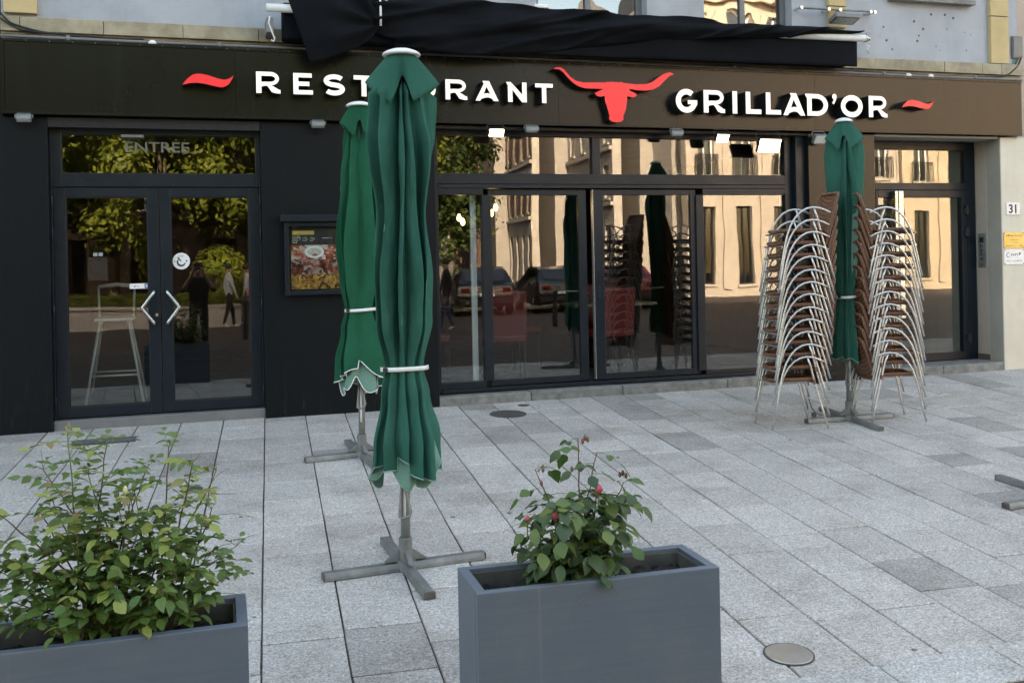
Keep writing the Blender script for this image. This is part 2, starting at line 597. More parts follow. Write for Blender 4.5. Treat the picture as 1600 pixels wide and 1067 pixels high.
def linked(name, me, parent, loc=(0, 0, 0), rot=(0, 0, 0), scale=(1, 1, 1)):
    o = bpy.data.objects.new(name, me)
    COL.objects.link(o)
    o.parent = parent
    o.location = loc
    o.rotation_euler = rot
    o.scale = scale
    return o

def text(name, body, size, x, y, z, mat, parent, depth=0.001, align='CENTER', bold=0.0, sx=1.0):
    """flat lettering standing on a wall that faces -Y; x, z give the middle of the base line"""
    cu = bpy.data.curves.new(name, 'FONT')
    cu.body = body
    cu.size = size
    cu.align_x = align
    cu.extrude = depth
    cu.offset = bold
    tmp = bpy.data.objects.new(name, cu)
    COL.objects.link(tmp)
    dg = bpy.context.evaluated_depsgraph_get()
    me = bpy.data.meshes.new_from_object(tmp.evaluated_get(dg))
    bpy.data.objects.remove(tmp)
    bpy.data.curves.remove(cu)
    me.name = name
    me.materials.clear()
    o = put(name, me, mat, parent)
    o.rotation_euler = (rad(90), 0, 0)
    o.location = (x, y, z)
    o.scale = (sx, 1, 1)
    return o

SLOPE = 0.056
def gz(y):
    """height of the sloping pavement, then of the level street"""
    return SLOPE * y if y > -5.88 else SLOPE * -5.88 - 0.012

def scribble(parent, x0, x1, z, h, mat, n, y):
    """a line of print too small to read: a row of little strokes"""
    r = random.Random(int(abs(x0 * 1000 + z * 7000)))
    m = MB()
    step = (x1 - x0) / n
    for k in range(n):
        a = x0 + k * step
        hh = h * r.choice((0.65, 0.65, 1.0))
        m.box(a, a + step * 0.26, y - 0.0003, y, z, z + hh)
        m.box(a + step * 0.26, a + step * 0.78, y - 0.0003, y, z + hh * r.choice((0.0, 0.4, 0.8)), z + hh * r.choice((0.0, 0.4, 0.8)) + h * 0.2)
    return m.build('print_line', mat, parent)

# ================================================================== ground
TH = rad(3.8)
random.seed(11)

def in_view(x, y, z, mx=0.03, my=0.04):
    p = cam.matrix_world.inverted() @ Vector((x, y, z))
    if p.z > -0.1:
        return False
    f = cam_data.lens / 36.0
    u = f * p.x / -p.z
    v = f * p.y / -p.z - cam_data.shift_y
    return abs(u) < 0.5 + mx and abs(v) < 0.3334 + my

RP = Matrix.Rotation(math.atan(SLOPE), 4, 'X') @ Matrix.Rotation(-TH, 4, 'Z')
mb = MB()
b0 = [(-30, 0.6), (40, 0.6), (40, -5.86), (-30, -5.86)]
mb.v = [(x, y, SLOPE * y - 0.012) for x, y in b0] + [(x, y, SLOPE * y - 0.3) for x, y in b0]
mb.f = [(3, 2, 1, 0), (4, 5, 6, 7), (0, 1, 5, 4), (1, 2, 6, 5), (2, 3, 7, 6), (3, 0, 4, 7)]
mb.mi = [0] * 6
pavement = tag(mb.build('pavement', 'joint'), kind='structure')

def slab_mesh():
    m = MB()
    e = 0.012
    m.v = [(-.5, -.5, -1), (.5, -.5, -1), (.5, .5, -1), (-.5, .5, -1),
           (-.5, -.5, -.12), (.5, -.5, -.12), (.5, .5, -.12), (-.5, .5, -.12),
           (-.5 + e, -.5 + e, 0), (.5 - e, -.5 + e, 0), (.5 - e, .5 - e, 0), (-.5 + e, .5 - e, 0)]
    m.f = [(8, 9, 10, 11)] + [(i, (i + 1) % 4, 4 + (i + 1) % 4, 4 + i) for i in range(4)] + [(4 + i, 4 + (i + 1) % 4, 8 + (i + 1) % 4, 8 + i) for i in range(4)]
    m.mi = [0] * 9
    return m.mesh('slab')
slab_me = slab_mesh()
slab_me.materials.append(MAT['granite'])
us = [0.534 + 0.3485 * k for k in range(-40, 6)]
us += [2.596 + 0.334 * k for k in range(0, 60)]
us = sorted(u for u in us if -13 < u < 22)
fixed = {0.534: [-0.14, -1.03, -1.53, -2.08, -2.51, -3.03, -3.53, -4.04, -4.62, -5.1], 0.8825: [-0.30, -0.69, -1.22, -1.59, -2.01, -2.47, -2.87, -3.11, -3.62, -4.03, -4.55, -5.0]}
far_slabs = MB()
n_slab = 0
for ua, ub in zip(us, us[1:]):
    w = ub - ua
    cuts = None
    for k, c in fixed.items():
        if abs(ua - k) < 0.002:
            cuts = [0.75] + c
    if cuts is None:
        cuts = [0.75]
        v = -random.uniform(0.0, 0.5)
        while v > -5.2:
            cuts.append(v)
            v -= random.choice((0.34, 0.42, 0.5, 0.5, 0.58, 0.68)) * random.uniform(0.95, 1.05)
    cuts.append(-5.66 - 0.066 * 0.5 * (ua + ub) * -1)      # columns end at the kerb row, which runs along the street
    for va, vb in zip(cuts, cuts[1:]):
        L = va - vb
        if L < 0.08:
            continue
        c = RP @ Vector(((ua + ub) / 2, (va + vb) / 2, random.uniform(-0.0022, 0.0012)))
        vis = any(in_view(*(RP @ Vector((uu, vv, 0)))) for uu in (ua, (ua + ub) / 2, ub) for vv in (va, (va + vb) / 2, vb))
        M = Matrix.Translation(c) @ RP @ Matrix.Rotation(random.uniform(-.004, .004), 4, 'X') @ Matrix.Rotation(random.uniform(-.005, .005), 4, 'Y')
        sc = (w - random.uniform(0.006, 0.011), L - random.uniform(0.004, 0.009), 0.03)
        if vis and n_slab < 300:
            o = bpy.data.objects.new('paving_slab', slab_me)
            COL.objects.link(o)
            o.parent = pavement
            o.matrix_local = M @ Matrix.Diagonal((sc[0], sc[1], sc[2], 1))
            n_slab += 1
        else:
            far_slabs.obox(M @ Matrix.Translation((0, 0, -0.015)), sc[0] / 2, sc[1] / 2, 0.015)
o = far_slabs.build('outlying_slabs', 'granite', pavement)
o['kind'] = 'stuff'

# kerb row along the street edge
kerb = MB()
kerb.v = [(-30, -5.585, SLOPE * -5.585 - 0.004), (40, -5.585, SLOPE * -5.585 - 0.004), (40, -5.88, SLOPE * -5.88 - 0.004), (-30, -5.88, SLOPE * -5.88 - 0.004),
          (-30, -5.585, -0.6), (40, -5.585, -0.6), (40, -5.88, -0.6), (-30, -5.88, -0.6)]
kerb.f = [(3, 2, 1, 0), (4, 5, 6, 7), (0, 1, 5, 4), (1, 2, 6, 5), (2, 3, 7, 6), (3, 0, 4, 7)]
kerb.mi = [0] * 6
kerb_o = tag(kerb.build('kerb', 'joint'), kind='structure')
km = slab_mesh(); km.materials.append(MAT['granite_kerb'])
x = -2.6
while x < 5.2:
    L = random.uniform(0.52, 0.72)
    o = linked('kerb_stone', km, kerb_o, (x + L / 2, -5.735, SLOPE * -5.735 + 0.004), (math.atan(SLOPE), 0, rad(-1.2)), (L - 0.007, 0.275, 0.03))
    x += L

# street: red-brown clay pavers, level
def make_road():
    t = NT('clay_pavers')
    geo = t.new('ShaderNodeNewGeometry')
    br = t.new('ShaderNodeTexBrick')
    br.inputs['Scale'].default_value = 4.6
    br.inputs['Color1'].default_value = (0.098, 0.072, 0.064, 1)
    br.inputs['Color2'].default_value = (0.066, 0.053, 0.050, 1)
    br.inputs['Mortar'].default_value = (0.045, 0.040, 0.036, 1)
    br.inputs['Mortar Size'].default_value = 0.018
    t.link(geo.outputs['Position'], br.inputs['Vector'])
    st = t.ramp(t.noise(geo.outputs['Position'], 0.7, 6, 0.7), [(0.3, (0.7,)), (0.7, (1.2,))])
    t.set(color=t.mix(0.8, br.outputs['Color'], st, 'MULTIPLY'), rough=0.75, spec=0.3)
    t.bump(br.outputs['Fac'], 0.4, -0.004)
    MAT['clay_pavers'] = t.m
make_road()
plain('paver_clay', (0.088, 0.058, 0.050), 0.75, scale=30, var=0.35, bump=0.5)
mb = MB()
zr = gz(-10)
mb.box(-70, 90, -120, -5.885, zr - 0.4, zr)
street = tag(mb.build('street', 'clay_pavers'), kind='structure')
pm = slab_mesh(); pm.materials.append(MAT['paver_clay'])
for r in range(3):
    for k in range(12):
        linked('clay_paver', pm, street, (2.45 + 0.2 * k + (r % 2) * 0.1, -5.94 - 0.1 * r, zr + 0.012 + random.uniform(-.001, .001)), (0, 0, rad(-1.2)), (0.192, 0.093, 0.03))

# ================================================================== the house above
house = thing('town_house', (0, 0.4, 0), 'grey rendered town house above the restaurant with beige stone blocks and courses', 'building')
def H(mb_, name, mat, **kw):
    """part of the house, drawn in street coordinates"""
    o = mb_.build(name, mat, house, **kw)
    o.location = (0, -0.4, 0)
    return o
TOP = 10.6
W = [(3.147, 4.31, 3.55, 5.5), (4.944, 5.97, 3.55, 5.5), (7.22, 8.20, 4.10, 5.8)]
w = MB()
xs = [-1.5, 3.147, 4.31, 4.944, 5.97, 7.22, 8.20, 8.9]
for i in range(len(xs) - 1):
    a, b = xs[i], xs[i + 1]
    op = [q for q in W if abs(q[0] - a) < 1e-6]
    if op:
        w.box(a, b, 0.05, 0.35, 3.30, op[0][2])
        w.box(a, b, 0.05, 0.35, op[0][3], TOP)
    else:
        w.box(a, b, 0.05, 0.35, 3.30, TOP)
H(w, 'wall', 'stucco_grey')
H(MB().box(-1.5, 8.9, 0.35, 9.0, TOP - 0.3, TOP), 'roof', 'roof_slate')
H(MB().box(-1.5, 8.9, 8.8, 9.0, 0, TOP - 0.301), 'back_wall', 'stucco_grey')
# wall band hidden behind the sign, and the piers between the openings
bw = MB().box(-1.5, 8.58, 0.203, 0.40, 2.605, 3.298)
H(bw, 'lintel_band', 'stucco_grey')
H(MB().box(0.56, 2.095, 0.21, 0.5, -0.1, 2.602), 'pier', 'stucco_grey')
H(MB().box(6.125, 6.90, 0.21, 0.6, -0.1, 2.602), 'pier', 'stucco_grey')
# string course of beige stones
edges = [-1.5, -1.353, -0.715, -0.082, 0.547, 1.18, 1.82, 2.45, 3.08, 3.72, 4.36, 5.0, 5.66, 6.28, 6.66, 7.282, 7.85, 8.362, 8.627, 8.93]
cm = random.Random(5)
for a, b in zip(edges, edges[1:]):
    H(MB().box(a + 0.002, b - 0.002, -0.005 + cm.uniform(-.003, .003), 0.21, 3.30, 3.418 + cm.uniform(-.002, .002)), 'course_stone', 'stone_beige', bevel=0.004)
# cavetto under the course
H(MB().box(-1.5, 8.93, 0.03, 0.2, 3.20, 3.298), 'course_bed', 'stone_beige')
# beige blocks (quoins) up the wall
for (a, b, zs) in [(-1.475, -1.222, (3.446, 3.70, 3.96, 4.22)), (6.39, 6.606, (3.72, 3.945, 4.20, 4.45)), (8.49, 8.742, (3.422, 3.952, 4.47, 5.0))]:
    for z0, z1 in zip(zs, zs[1:]):
        H(MB().box(a, b, 0.0, 0.052, z0 + 0.004, z1 - 0.004), 'quoin_block', 'stone_yellow', bevel=0.006)
# upper windows
for i, (a, b, z0, z1) in enumerate(W):
    fr = H(MB().frame(a, b, z0, z1, 0.06, 0.17, 0.23).box((a + b) / 2 - 0.03, (a + b) / 2 + 0.03, 0.172, 0.228, z0 + 0.06, z1 - 0.06), 'window', 'cable_grey', bevel=0.004)
    p = MB().box(a + 0.06, b - 0.06, 0.198, 0.204, z0 + 0.06, z1 - 0.06).build('pane', 'glass_upper', fr)
    c = MB().box(a, b, 0.40, 0.42, z0, z1).build('curtain', 'interior_wall', fr)
    s = MB().box(a - 0.06, b + 0.06, -0.04, 0.17, z0 - 0.05, z0 - 0.001).build('sill', 'sill_stone', fr, bevel=0.006)
# render knocks and anchor holes
hr = random.Random(3)
for k in range(16):
    x_, z_ = hr.uniform(6.7, 8.4), hr.uniform(3.52, 3.98)
    r_ = hr.choice((0.006, 0.008, 0.012, 0.016))
    H(MB().lathe([(r_, 0.0), (r_ * 0.8, -0.006)], 8, (x_, 0.0525, z_), axis='Y'), 'anchor_hole', 'rust_grey')
# cream pillar at the street door
H(MB().box(8.585, 8.935, -0.004, 0.56, -0.02, 2.603), 'pillar', 'stucco_cream', bevel=0.008)
H(MB().box(8.578, 8.5845, 0.0, 0.2, 0.09, 2.6), 'reveal', 'stucco_reveal')
H(MB().box(8.574, 8.5843, 0.201, 0.37, 0.16, 2.6), 'reveal', 'stucco_pink')
H(MB().box(8.568, 8.5845, 0.205, 0.372, 0.06, 0.155), 'skirting_tile', 'far_brick')
# cast step stones in front of the street door
for a, b in ((6.93, 7.74), (7.745, 8.57)):
    H(MB().box(a, b, -0.02, 0.45, -0.06, 0.092), 'door_step', 'sill_stone', bevel=0.012)

for nm, x0_, x1_, mt, lb, h_ in [('neighbour_house', 8.94, 34, 'stucco_pink', 'pinkish rendered house beyond the cream pillar with a grey cable box', 10.2),
                             ('corner_house', -30, -1.505, 'black_panel', 'dark fronted house at the far end of the sign', 10.9)]:
    t_ = thing(nm, ((x0_ + x1_) / 2, 0.5, 0), lb, 'building')
    cx_ = (x0_ + x1_) / 2
    m_ = MB().box(x0_ - cx_, x1_ - cx_, (-0.38 if nm == 'neighbour_house' else -0.42), 8.4, -0.3, h_)
    m_.build('wall', mt, t_)
    m_ = MB()
    m_.v = [(x0_ - cx_, -0.7, h_), (x1_ - cx_, -0.7, h_), (x1_ - cx_, 8.5, h_), (x0_ - cx_, 8.5, h_), (x0_ - cx_, 3.9, h_ + 0.5), (x1_ - cx_, 3.9, h_ + 0.5)]
    m_.f = [(0, 1, 5, 4), (1, 2, 5), (2, 3, 4, 5), (3, 0, 4), (3, 2, 1, 0)]; m_.mi = [0] * 5
    m_.build('roof', 'roof_slate', t_)

# ================================================================== interior
room = MB()
room.box(-1.5, 6.9, 0.24, 6.5, -0.05, 0.085)
interior = tag(room.build('interior_floor', 'interior_floor'), kind='structure')
iw = MB().box(-1.5, 6.9, 6.5, 6.6, 0.0, 2.9).box(-1.6, -1.5, 0.24, 6.6, 0, 2.9).box(6.9, 6.95, 0.62, 6.6, 0, 2.9).box(-1.5, 6.9, 0.405, 6.5, 2.66, 2.72)
tag(iw.build('interior_wall', 'interior_wall'), kind='structure')
hall = MB().box(6.96, 8.57, 0.46, 4.0, 0.0, 0.088).box(6.96, 8.57, 4.0, 4.1, 0, 2.8).box(8.57, 8.60, 0.57, 4.1, 0, 2.8).box(6.96, 8.57, 0.46, 4.0, 2.62, 2.7)
tag(hall.build('hallway_wall', 'stucco_reveal'), kind='structure')

# ================================================================== shop front
shop = thing('shop_front', (0, 0.1, 0), 'black panelled restaurant front with anthracite glazed doors and sliding windows', 'shop front')
def S(mb_, name, mat, parent=None, **kw):
    o = mb_.build(name, mat, parent or shop, **kw)
    if parent is None:
        o.location = (0, -0.1, 0)
    return o
S(MB().box(-2.4, -1.565, 0.004, 0.25, -0.06, 2.60), 'wall_panel', 'black_panel', bevel=0.004)
S(MB().box(-1.56, -1.163, 0.0, 0.25, -0.06, 2.60), 'wall_panel', 'black_panel', bevel=0.006)
S(MB().box(0.545, 1.33, 0.0, 0.205, -0.03, 2.60), 'wall_panel', 'black_panel', bevel=0.004)
S(MB().box(1.3325, 2.105, 0.0, 0.205, -0.03, 2.60), 'wall_panel', 'black_panel', bevel=0.004)
S(MB().box(6.10, 6.92, 0.0, 0.205, 0.0, 2.60), 'wall_panel', 'fascia_metal', bevel=0.004)
# soffit behind the sign
S(MB().box(-1.16, 0.54, 0.002, 0.26, 2.52, 2.60), 'head_board', 'gasket')
S(MB().box(2.11, 6.095, 0.002, 0.26, 2.575, 2.60), 'head_board', 'gasket')
S(MB().box(6.925, 8.56, 0.002, 0.30, 2.582, 2.603), 'head_board', 'stucco_reveal')

# --- entrance double door
fr = MB()
fr.box(-1.163, -1.148, 0.10, 0.20, 0.085, 2.52)
fr.box(-1.148, -1.07, 0.10, 0.20, 2.03, 2.52)
fr.box(0.503, 0.53, 0.10, 0.20, 2.03, 2.52)
fr.box(0.53, 0.545, 0.10, 0.20, 0.085, 2.52)
fr.box(-1.07, 0.503, 0.10, 0.20, 2.033, 2.15)
fr.box(-1.07, 0.503, 0.10, 0.20, 2.475, 2.52)
S(fr, 'door_frame', 'frame_alu', bevel=0.003)
tp = S(MB().box(-1.07, 0.503, 0.140, 0.146, 2.15, 2.475), 'transom_pane', 'glass')
t_ = text('lettering', 'ENTREE', 0.125, -0.315, 0.138, 2.335, 'etched', tp, 0.0004, bold=0.0015, sx=1.22)
S(MB().box(-0.60, -0.42, 0.06, 0.20, 2.452, 2.474), 'closer_box', 'cable_grey')
S(MB().box(-1.163, 0.545, 0.03, 0.24, -0.03, 0.082), 'threshold', 'cable_grey', bevel=0.006)
for (x0_, x1_, p0, p1, hx, hinge) in [(-1.146, -0.3105, -1.05, -0.405, -1, -1.155), (-0.3055, 0.5285, -0.216, 0.438, 1, 0.537)]:
    d = MB()
    d.box(x0_, p0, 0.112, 0.172, 0.092, 2.028)
    d.box(p1, x1_, 0.112, 0.172, 0.092, 2.028)
    d.box(p0, p1, 0.112, 0.172, 0.092, 0.18)
    d.box(p0, p1, 0.112, 0.172, 1.947, 2.028)
    door = S(d, 'door', 'frame_alu', bevel=0.003)
    MB().frame(p0, p1, 0.18, 1.947, 0.008, 0.122, 0.160).build('gasket', 'gasket', door)
    MB().box(p0 + 0.008, p1 - 0.008, 0.138, 0.144, 0.188, 1.939).build('pane', 'glass', door)
    cxh = -0.364 if hx < 0 else -0.256
    tip = -0.462 if hx < 0 else -0.160
    hp = [(cxh, 0.113, 1.137), (cxh, 0.065, 1.132)]
    hp += [(cxh + (tip - cxh) * k, 0.062, 1.128 - 0.132 * k) for k in (0.06, 0.3, 0.6, 0.9)]
    hp += [(tip, 0.062, 0.996)]
    hp += [(cxh + (tip - cxh) * k, 0.062, 0.864 + 0.132 * k) for k in (0.9, 0.6, 0.3, 0.06)]
    hp += [(cxh, 0.065, 0.860), (cxh, 0.113, 0.855)]
    MB().tube(hp, 0.0125, 10).build('handle', 'steel', door, smooth=True)
    for zh in (1.90, 1.62, 0.98, 0.22):
        MB().lathe([(0.009, 0), (0.011, 0.004), (0.011, 0.115), (0.009, 0.12)], 10, (hinge, 0.102, zh - 0.06)).build('hinge', 'frame_alu', door, smooth=True)
    if hx < 0:
        MB().lathe([(0.014, 0), (0.014, -0.008)], 12, (-0.345, 0.112, 0.935), axis='Y').build('lock_cylinder', 'steel', door)
        st = MB().box(-0.56, -0.405, 0.1365, 0.1372, 1.162, 1.207).build('sticker', 'plate_white', door)
        MB().box(-0.44, -0.41, 0.1355, 0.1364, 1.166, 1.203).build('sticker_logo', 'ink_blue', door)
        scribble(door, -0.527, -0.478, 1.176, 0.015, 'cable_grey', 4, 0.1362)
        MB().lathe([(0.009, 0), (0.007, -0.0006)], 10, (-0.424, 0.1354, 1.184), axis='Y').build('sticker_logo', 'plate_white', door)
        # no-smoking notice stuck on the glass
        MB().box(-0.89, -0.735, 0.1458, 0.1466, 1.24, 1.435).build('notice', 'interior_wall', door)
        ring = MB()
        ring.tube([(-0.812 + 0.055 * math.cos(a), 0.1445, 1.365 + 0.055 * math.sin(a)) for a in [2 * PI * k / 28 for k in range(28)]], 0.004, 5, closed=True)
        ring.tube([(-0.85, 0.1445, 1.40), (-0.775, 0.1445, 1.33)], 0.004, 5)
        ring.build('notice_symbol', 'ink', door)
        text('notice_text', 'NO', 0.028, -0.812, 0.1450, 1.277, 'ink', door, 0.0002)
        text('notice_text', 'SMOKING', 0.028, -0.812, 0.1450, 1.250, 'ink', door, 0.0002)
        for k in (0, 1):
            MB().box(-0.845 + 0.042 * k, -0.812 + 0.042 * k, 0.1458, 0.1466, 1.447, 1.475).build('sticker', 'plate_white', door)
    else:
        MB().lathe([(0.072, 0), (0.072, -0.0007)], 40, (-0.136, 0.1372, 1.392), axis='Y').build('sticker', 'plate_white', door)
        ring = MB()
        ring.tube([(-0.136 + 0.032 * math.cos(a), 0.1362, 1.384 + 0.032 * math.sin(a)) for a in [PI * (0.75 + 1.2 * k / 18) for k in range(19)]], lambda q: 0.003 + 0.006 * math.sin(PI * q), 5)
        ring.tube([(-0.165, 0.1362, 1.425), (-0.140, 0.1362, 1.392)], 0.005, 5)
        ring.build('sticker_symbol', 'ink', door)
        scribble(door, -0.196, -0.164, 1.385, 0.014, 'ink', 3, 0.1363)
        scribble(door, -0.157, -0.115, 1.43, 0.012, 'cable_grey', 4, 0.1363)
        MB().lathe([(0.008, 0), (0.008, -0.0006)], 12, (-0.092, 0.1364, 1.392), axis='Y').build('sticker_symbol', 'ink_blue', door)

# --- sliding window front
Y0, Y1 = 0.13, 0.23
fr = MB()
fr.box(2.105, 2.16, Y0, Y1, 0.10, 2.575)
fr.box(5.896, 5.985, Y0, Y1, 0.10, 2.575)
fr.box(2.16, 5.896, Y0, Y1, 2.53, 2.575)
fr.box(3.725, 3.812, Y0, Y1, 2.17, 2.53)
fr.box(2.16, 5.896, Y0, Y1, 2.070, 2.17)
fr.box(2.16, 5.896, Y0 - 0.006, Y1, 2.030, 2.066)
fr.box(2.16, 5.896, Y0 - 0.012, Y1 + 0.02, 0.10, 0.135)
fr.box(2.16, 2.6, Y0, Y1, 0.137, 0.198)
fr.box(4.93, 5.896, Y0, Y1, 0.137, 0.178)
fr.box(2.16, 2.6, Y0, Y1, 1.966, 2.029)
fr.box(4.93, 5.896, Y0, Y1, 1.966, 2.029)
fr.box(2.587, 2.677, Y0, Y1, 0.198, 1.966)
fr.box(4.852, 4.936, Y0, Y1, 0.178, 1.966)
S(fr, 'window_frame', 'frame_alu', bevel=0.003)
S(MB().box(5.985, 6.10, 0.06, 0.23, 0.09, 2.575), 'jamb', 'frame_alu', bevel=0.003)
S(MB().box(2.677, 4.852, 0.20, 0.232, 0.136, 0.18), 'sliding_rail', 'frame_alu')
for a, b, z0, z1 in [(2.16, 3.725, 2.17, 2.53), (3.812, 5.896, 2.17, 2.53), (2.16, 2.587, 0.198, 1.966), (4.936, 5.896, 0.178, 1.966)]:
    S(MB().box(a, b, 0.165, 0.171, z0, z1), 'pane', 'glass')
for a, b, p0, p1, yy in [(2.655, 3.662, 2.68, 3.578, 0.165), (3.732, 4.856, 3.838, 4.796, 0.150)]:
    d = MB()
    d.box(a, p0, yy, yy + 0.045, 0.142, 2.020)
    d.box(p1, b, yy, yy + 0.045, 0.142, 2.020)
    d.box(p0, p1, yy, yy + 0.045, 0.142, 0.20)
    d.box(p0, p1, yy, yy + 0.045, 1.965, 2.020)
    sl = S(d, 'sliding_leaf', 'frame_alu', bevel=0.003)
    MB().box(p0, p1, yy + 0.02, yy + 0.026, 0.20, 1.965).build('pane', 'glass', sl)
    gx = (p1 + b) / 2 if a < 3 else (a + p0) / 2
    MB().box(gx - 0.012, gx + 0.012, yy - 0.003, yy + 0.004, 0.95, 1.07).build('finger_pull', 'gasket', sl)
S(MB().box(3.727, 3.7315, 0.146, 0.20, 0.15, 2.018), 'brush_seal', 'aluminium_tube')
for xx in (3.63, 3.86):
    S(MB().box(xx - 0.018, xx + 0.018, Y0 - 0.003, Y0 + 0.003, 2.113, 2.123), 'drain_cover', 'gasket')
# stone sill under the glazing, weathered, in four lengths
cuts = [2.107, 3.0, 3.95, 5.1, 6.098]
for k, (a, b) in enumerate(zip(cuts, cuts[1:])):
    S(MB().box(a, b - 0.004, -0.008 + 0.005 * (k % 2), 0.25, -0.06, 0.088 + 0.003 * (k % 2)), 'sill_stone', 'sill_stone', bevel=0.014)
S(MB().box(6.10, 6.925, -0.010, 0.2, -0.06, -0.002), 'sill_stone', 'sill_stone', bevel=0.01)
# white upright profile behind the fixed pane
S(MB().box(2.505, 2.56, 0.26, 0.29, 0.14, 2.02).box(2.521, 2.532, 0.254, 0.26, 0.14, 2.02), 'upright_profile', 'white_paint', bevel=0.003)

# ================================================================== street door of number 31
ent = thing('street_door', (7.7, 0.37, 0.09), 'anthracite glazed street door with transom and steel pull bar beside the cream pillar', 'door')
def E_(mb_, name, mat, parent=None, **kw):
    o = mb_.build(name, mat, parent or ent, **kw)
    if parent is None:
        o.location = (-7.7, -0.37, -0.09)
    return o
fr = MB()
fr.box(6.925, 7.20, 0.37, 0.45, 0.095, 2.58)
fr.box(8.43, 8.566, 0.37, 0.45, 0.095, 2.58)
fr.box(7.20, 8.43, 0.37, 0.45, 2.49, 2.58)
fr.box(7.20, 8.43, 0.37, 0.45, 2.036, 2.117)
E_(fr, 'door_frame', 'frame_alu', bevel=0.004)
E_(MB().box(7.20, 8.43, 0.40, 0.406, 2.117, 2.49), 'transom_pane', 'glass')
d = MB()
d.box(7.205, 7.235, 0.362, 0.43, 0.10, 2.032)
d.box(8.36, 8.426, 0.362, 0.43, 0.10, 2.032)
d.box(7.235, 8.36, 0.362, 0.43, 0.10, 0.19)
d.box(7.235, 8.36, 0.362, 0.43, 1.95, 2.032)
dl = E_(d, 'door_leaf', 'frame_alu', bevel=0.004)
MB().box(7.235, 8.36, 0.392, 0.398, 0.19, 1.95).build('pane', 'glass', dl)
MB().box(7.445, 7.515, 0.285, 0.325, 0.60, 2.022).box(7.40, 7.444, 0.29, 0.362, 0.60, 2.022).build('pull_bar', ['steel'], dl, bevel=0.008)
for zh in (1.80, 1.55, 0.33):
    MB().lathe([(0.014, 0), (0.016, 0.005), (0.016, 0.10), (0.014, 0.105)], 10, (8.428, 0.345, zh - 0.05)).box(8.395, 8.46, 0.345, 0.362, zh - 0.03, zh + 0.03).build('hinge', 'black_plastic', dl)

ic = thing('intercom', (8.574, 0.28, 1.15), 'slim steel intercom panel on the reveal of the street door', 'intercom')
MB().box(-0.014, 0.0, -0.055, 0.055, 0.0, 0.385).build('plate', 'galvanised', ic, bevel=0.004)
for z_ in (0.08, 0.13, 0.18, 0.23):
    MB().box(-0.018, -0.0142, -0.02, 0.02, z_, z_ + 0.03).build('button', 'steel', ic)
MB().box(-0.0165, -0.0142, -0.03, 0.03, 0.28, 0.34).build('speaker_grille', 'black_plastic', ic)
MB().lathe([(0.018, 0), (0.018, 0.004)], 12, (-0.016, 0, 0.03)).build('lock_cylinder', 'black_plastic', ic)

np_ = thing('house_number_plate', (8.737, -0.006, 1.80), 'white enamel house number plate reading 31 on the cream pillar', 'number plate')
MB().box(-0.093, 0.093, -0.008, 0.0, -0.068, 0.068).build('plate', 'plate_white', np_, bevel=0.003)
text('numerals', '31', 0.135, 0.0, -0.0086, -0.047, 'ink', np_, 0.0006, bold=0.0035)
bp_ = thing('brass_plaque', (8.74, -0.006, 1.445), 'small brass plaque with engraved lines under the house number', 'plaque')
MB().box(-0.141, 0.141, -0.008, 0.0, -0.09, 0.09).build('plate', 'brass', bp_, bevel=0.003)
wp_ = thing('white_plaque', (8.738, -0.006, 1.262), 'small white plaque with dark lettering under the brass plaque', 'plaque')
MB().box(-0.139, 0.139, -0.008, 0.0, -0.088, 0.088).build('plate', 'plate_white', wp_, bevel=0.003)
scribble(wp_, -0.045, 0.095, 0.012, 0.034, 'ink', 5, -0.0086)
scribble(wp_, -0.11, 0.11, -0.052, 0.014, 'cable_grey', 11, -0.0086)
MB().tube([(-0.085 + 0.022 * math.cos(a), -0.0086, 0.022 + 0.024 * math.sin(a)) for a in [PI * (0.3 + 1.4 * k / 12) for k in range(13)]], 0.003, 5).build('emblem', 'ink_blue', wp_)
scribble(bp_, -0.11, 0.115, 0.046, 0.022, 'ink_gold', 9, -0.0086)
scribble(bp_, -0.045, 0.055, 0.0, 0.015, 'ink_gold', 5, -0.0086)
scribble(bp_, -0.045, 0.06, -0.026, 0.012, 'ink_gold', 6, -0.0086)
scribble(bp_, -0.115, 0.01, -0.066, 0.014, 'ink_gold', 8, -0.0086)
scribble(bp_, 0.065, 0.12, -0.066, 0.014, 'ink_gold', 4, -0.0086)
for t_, hz, hx in ((bp_, 0.078, 0.13), (wp_, 0.076, 0.128)):
    for sx in (-1, 1):
        for sz in (-1, 1):
            MB().lathe([(0.006, -0.008), (0.005, -0.011)], 10, (sx * hx, 0, sz * hz), axis='Y').build('screw', 'rust_grey', t_)

# ================================================================== sign over the restaurant
sign = thing('restaurant_sign', (3.7, -0.06, 2.62), 'long dark sign fascia with white raised letters and a red bull head', 'shop sign')
def G(mb_, name, mat, **kw):
    o = mb_.build(name, mat, sign, **kw)
    o.location = (-3.7, 0.06, -2.62)
    return o
seams = [-1.465, 0.342, 3.312, 6.15, 8.84]
for a, b in zip(seams, seams[1:]):
    G(MB().box(a + 0.0015, b - 0.0015, -0.06, 0.19, 2.632, 3.20), 'fascia_panel', 'fascia_metal')
    G(MB().box(a + 0.0015, b - 0.0015, -0.068, 0.19, 3.2005, 3.225), 'top_trim', 'fascia_metal', bevel=0.003)
    G(MB().box(a + 0.0015, b - 0.0015, -0.066, 0.19, 2.612, 2.6315), 'bottom_trim', 'fascia_metal', bevel=0.003)
G(MB().box(-1.49, -1.4665, -0.064, 0.19, 2.612, 3.225), 'end_cap', 'fascia_metal')
for k in range(58):
    xk = -1.3 + k * 0.175
    G(MB().lathe([(0.005, -0.0685), (0.004, -0.072)], 6, (xk, 0, 3.212), axis='Y'), 'rivet', 'galvanised')

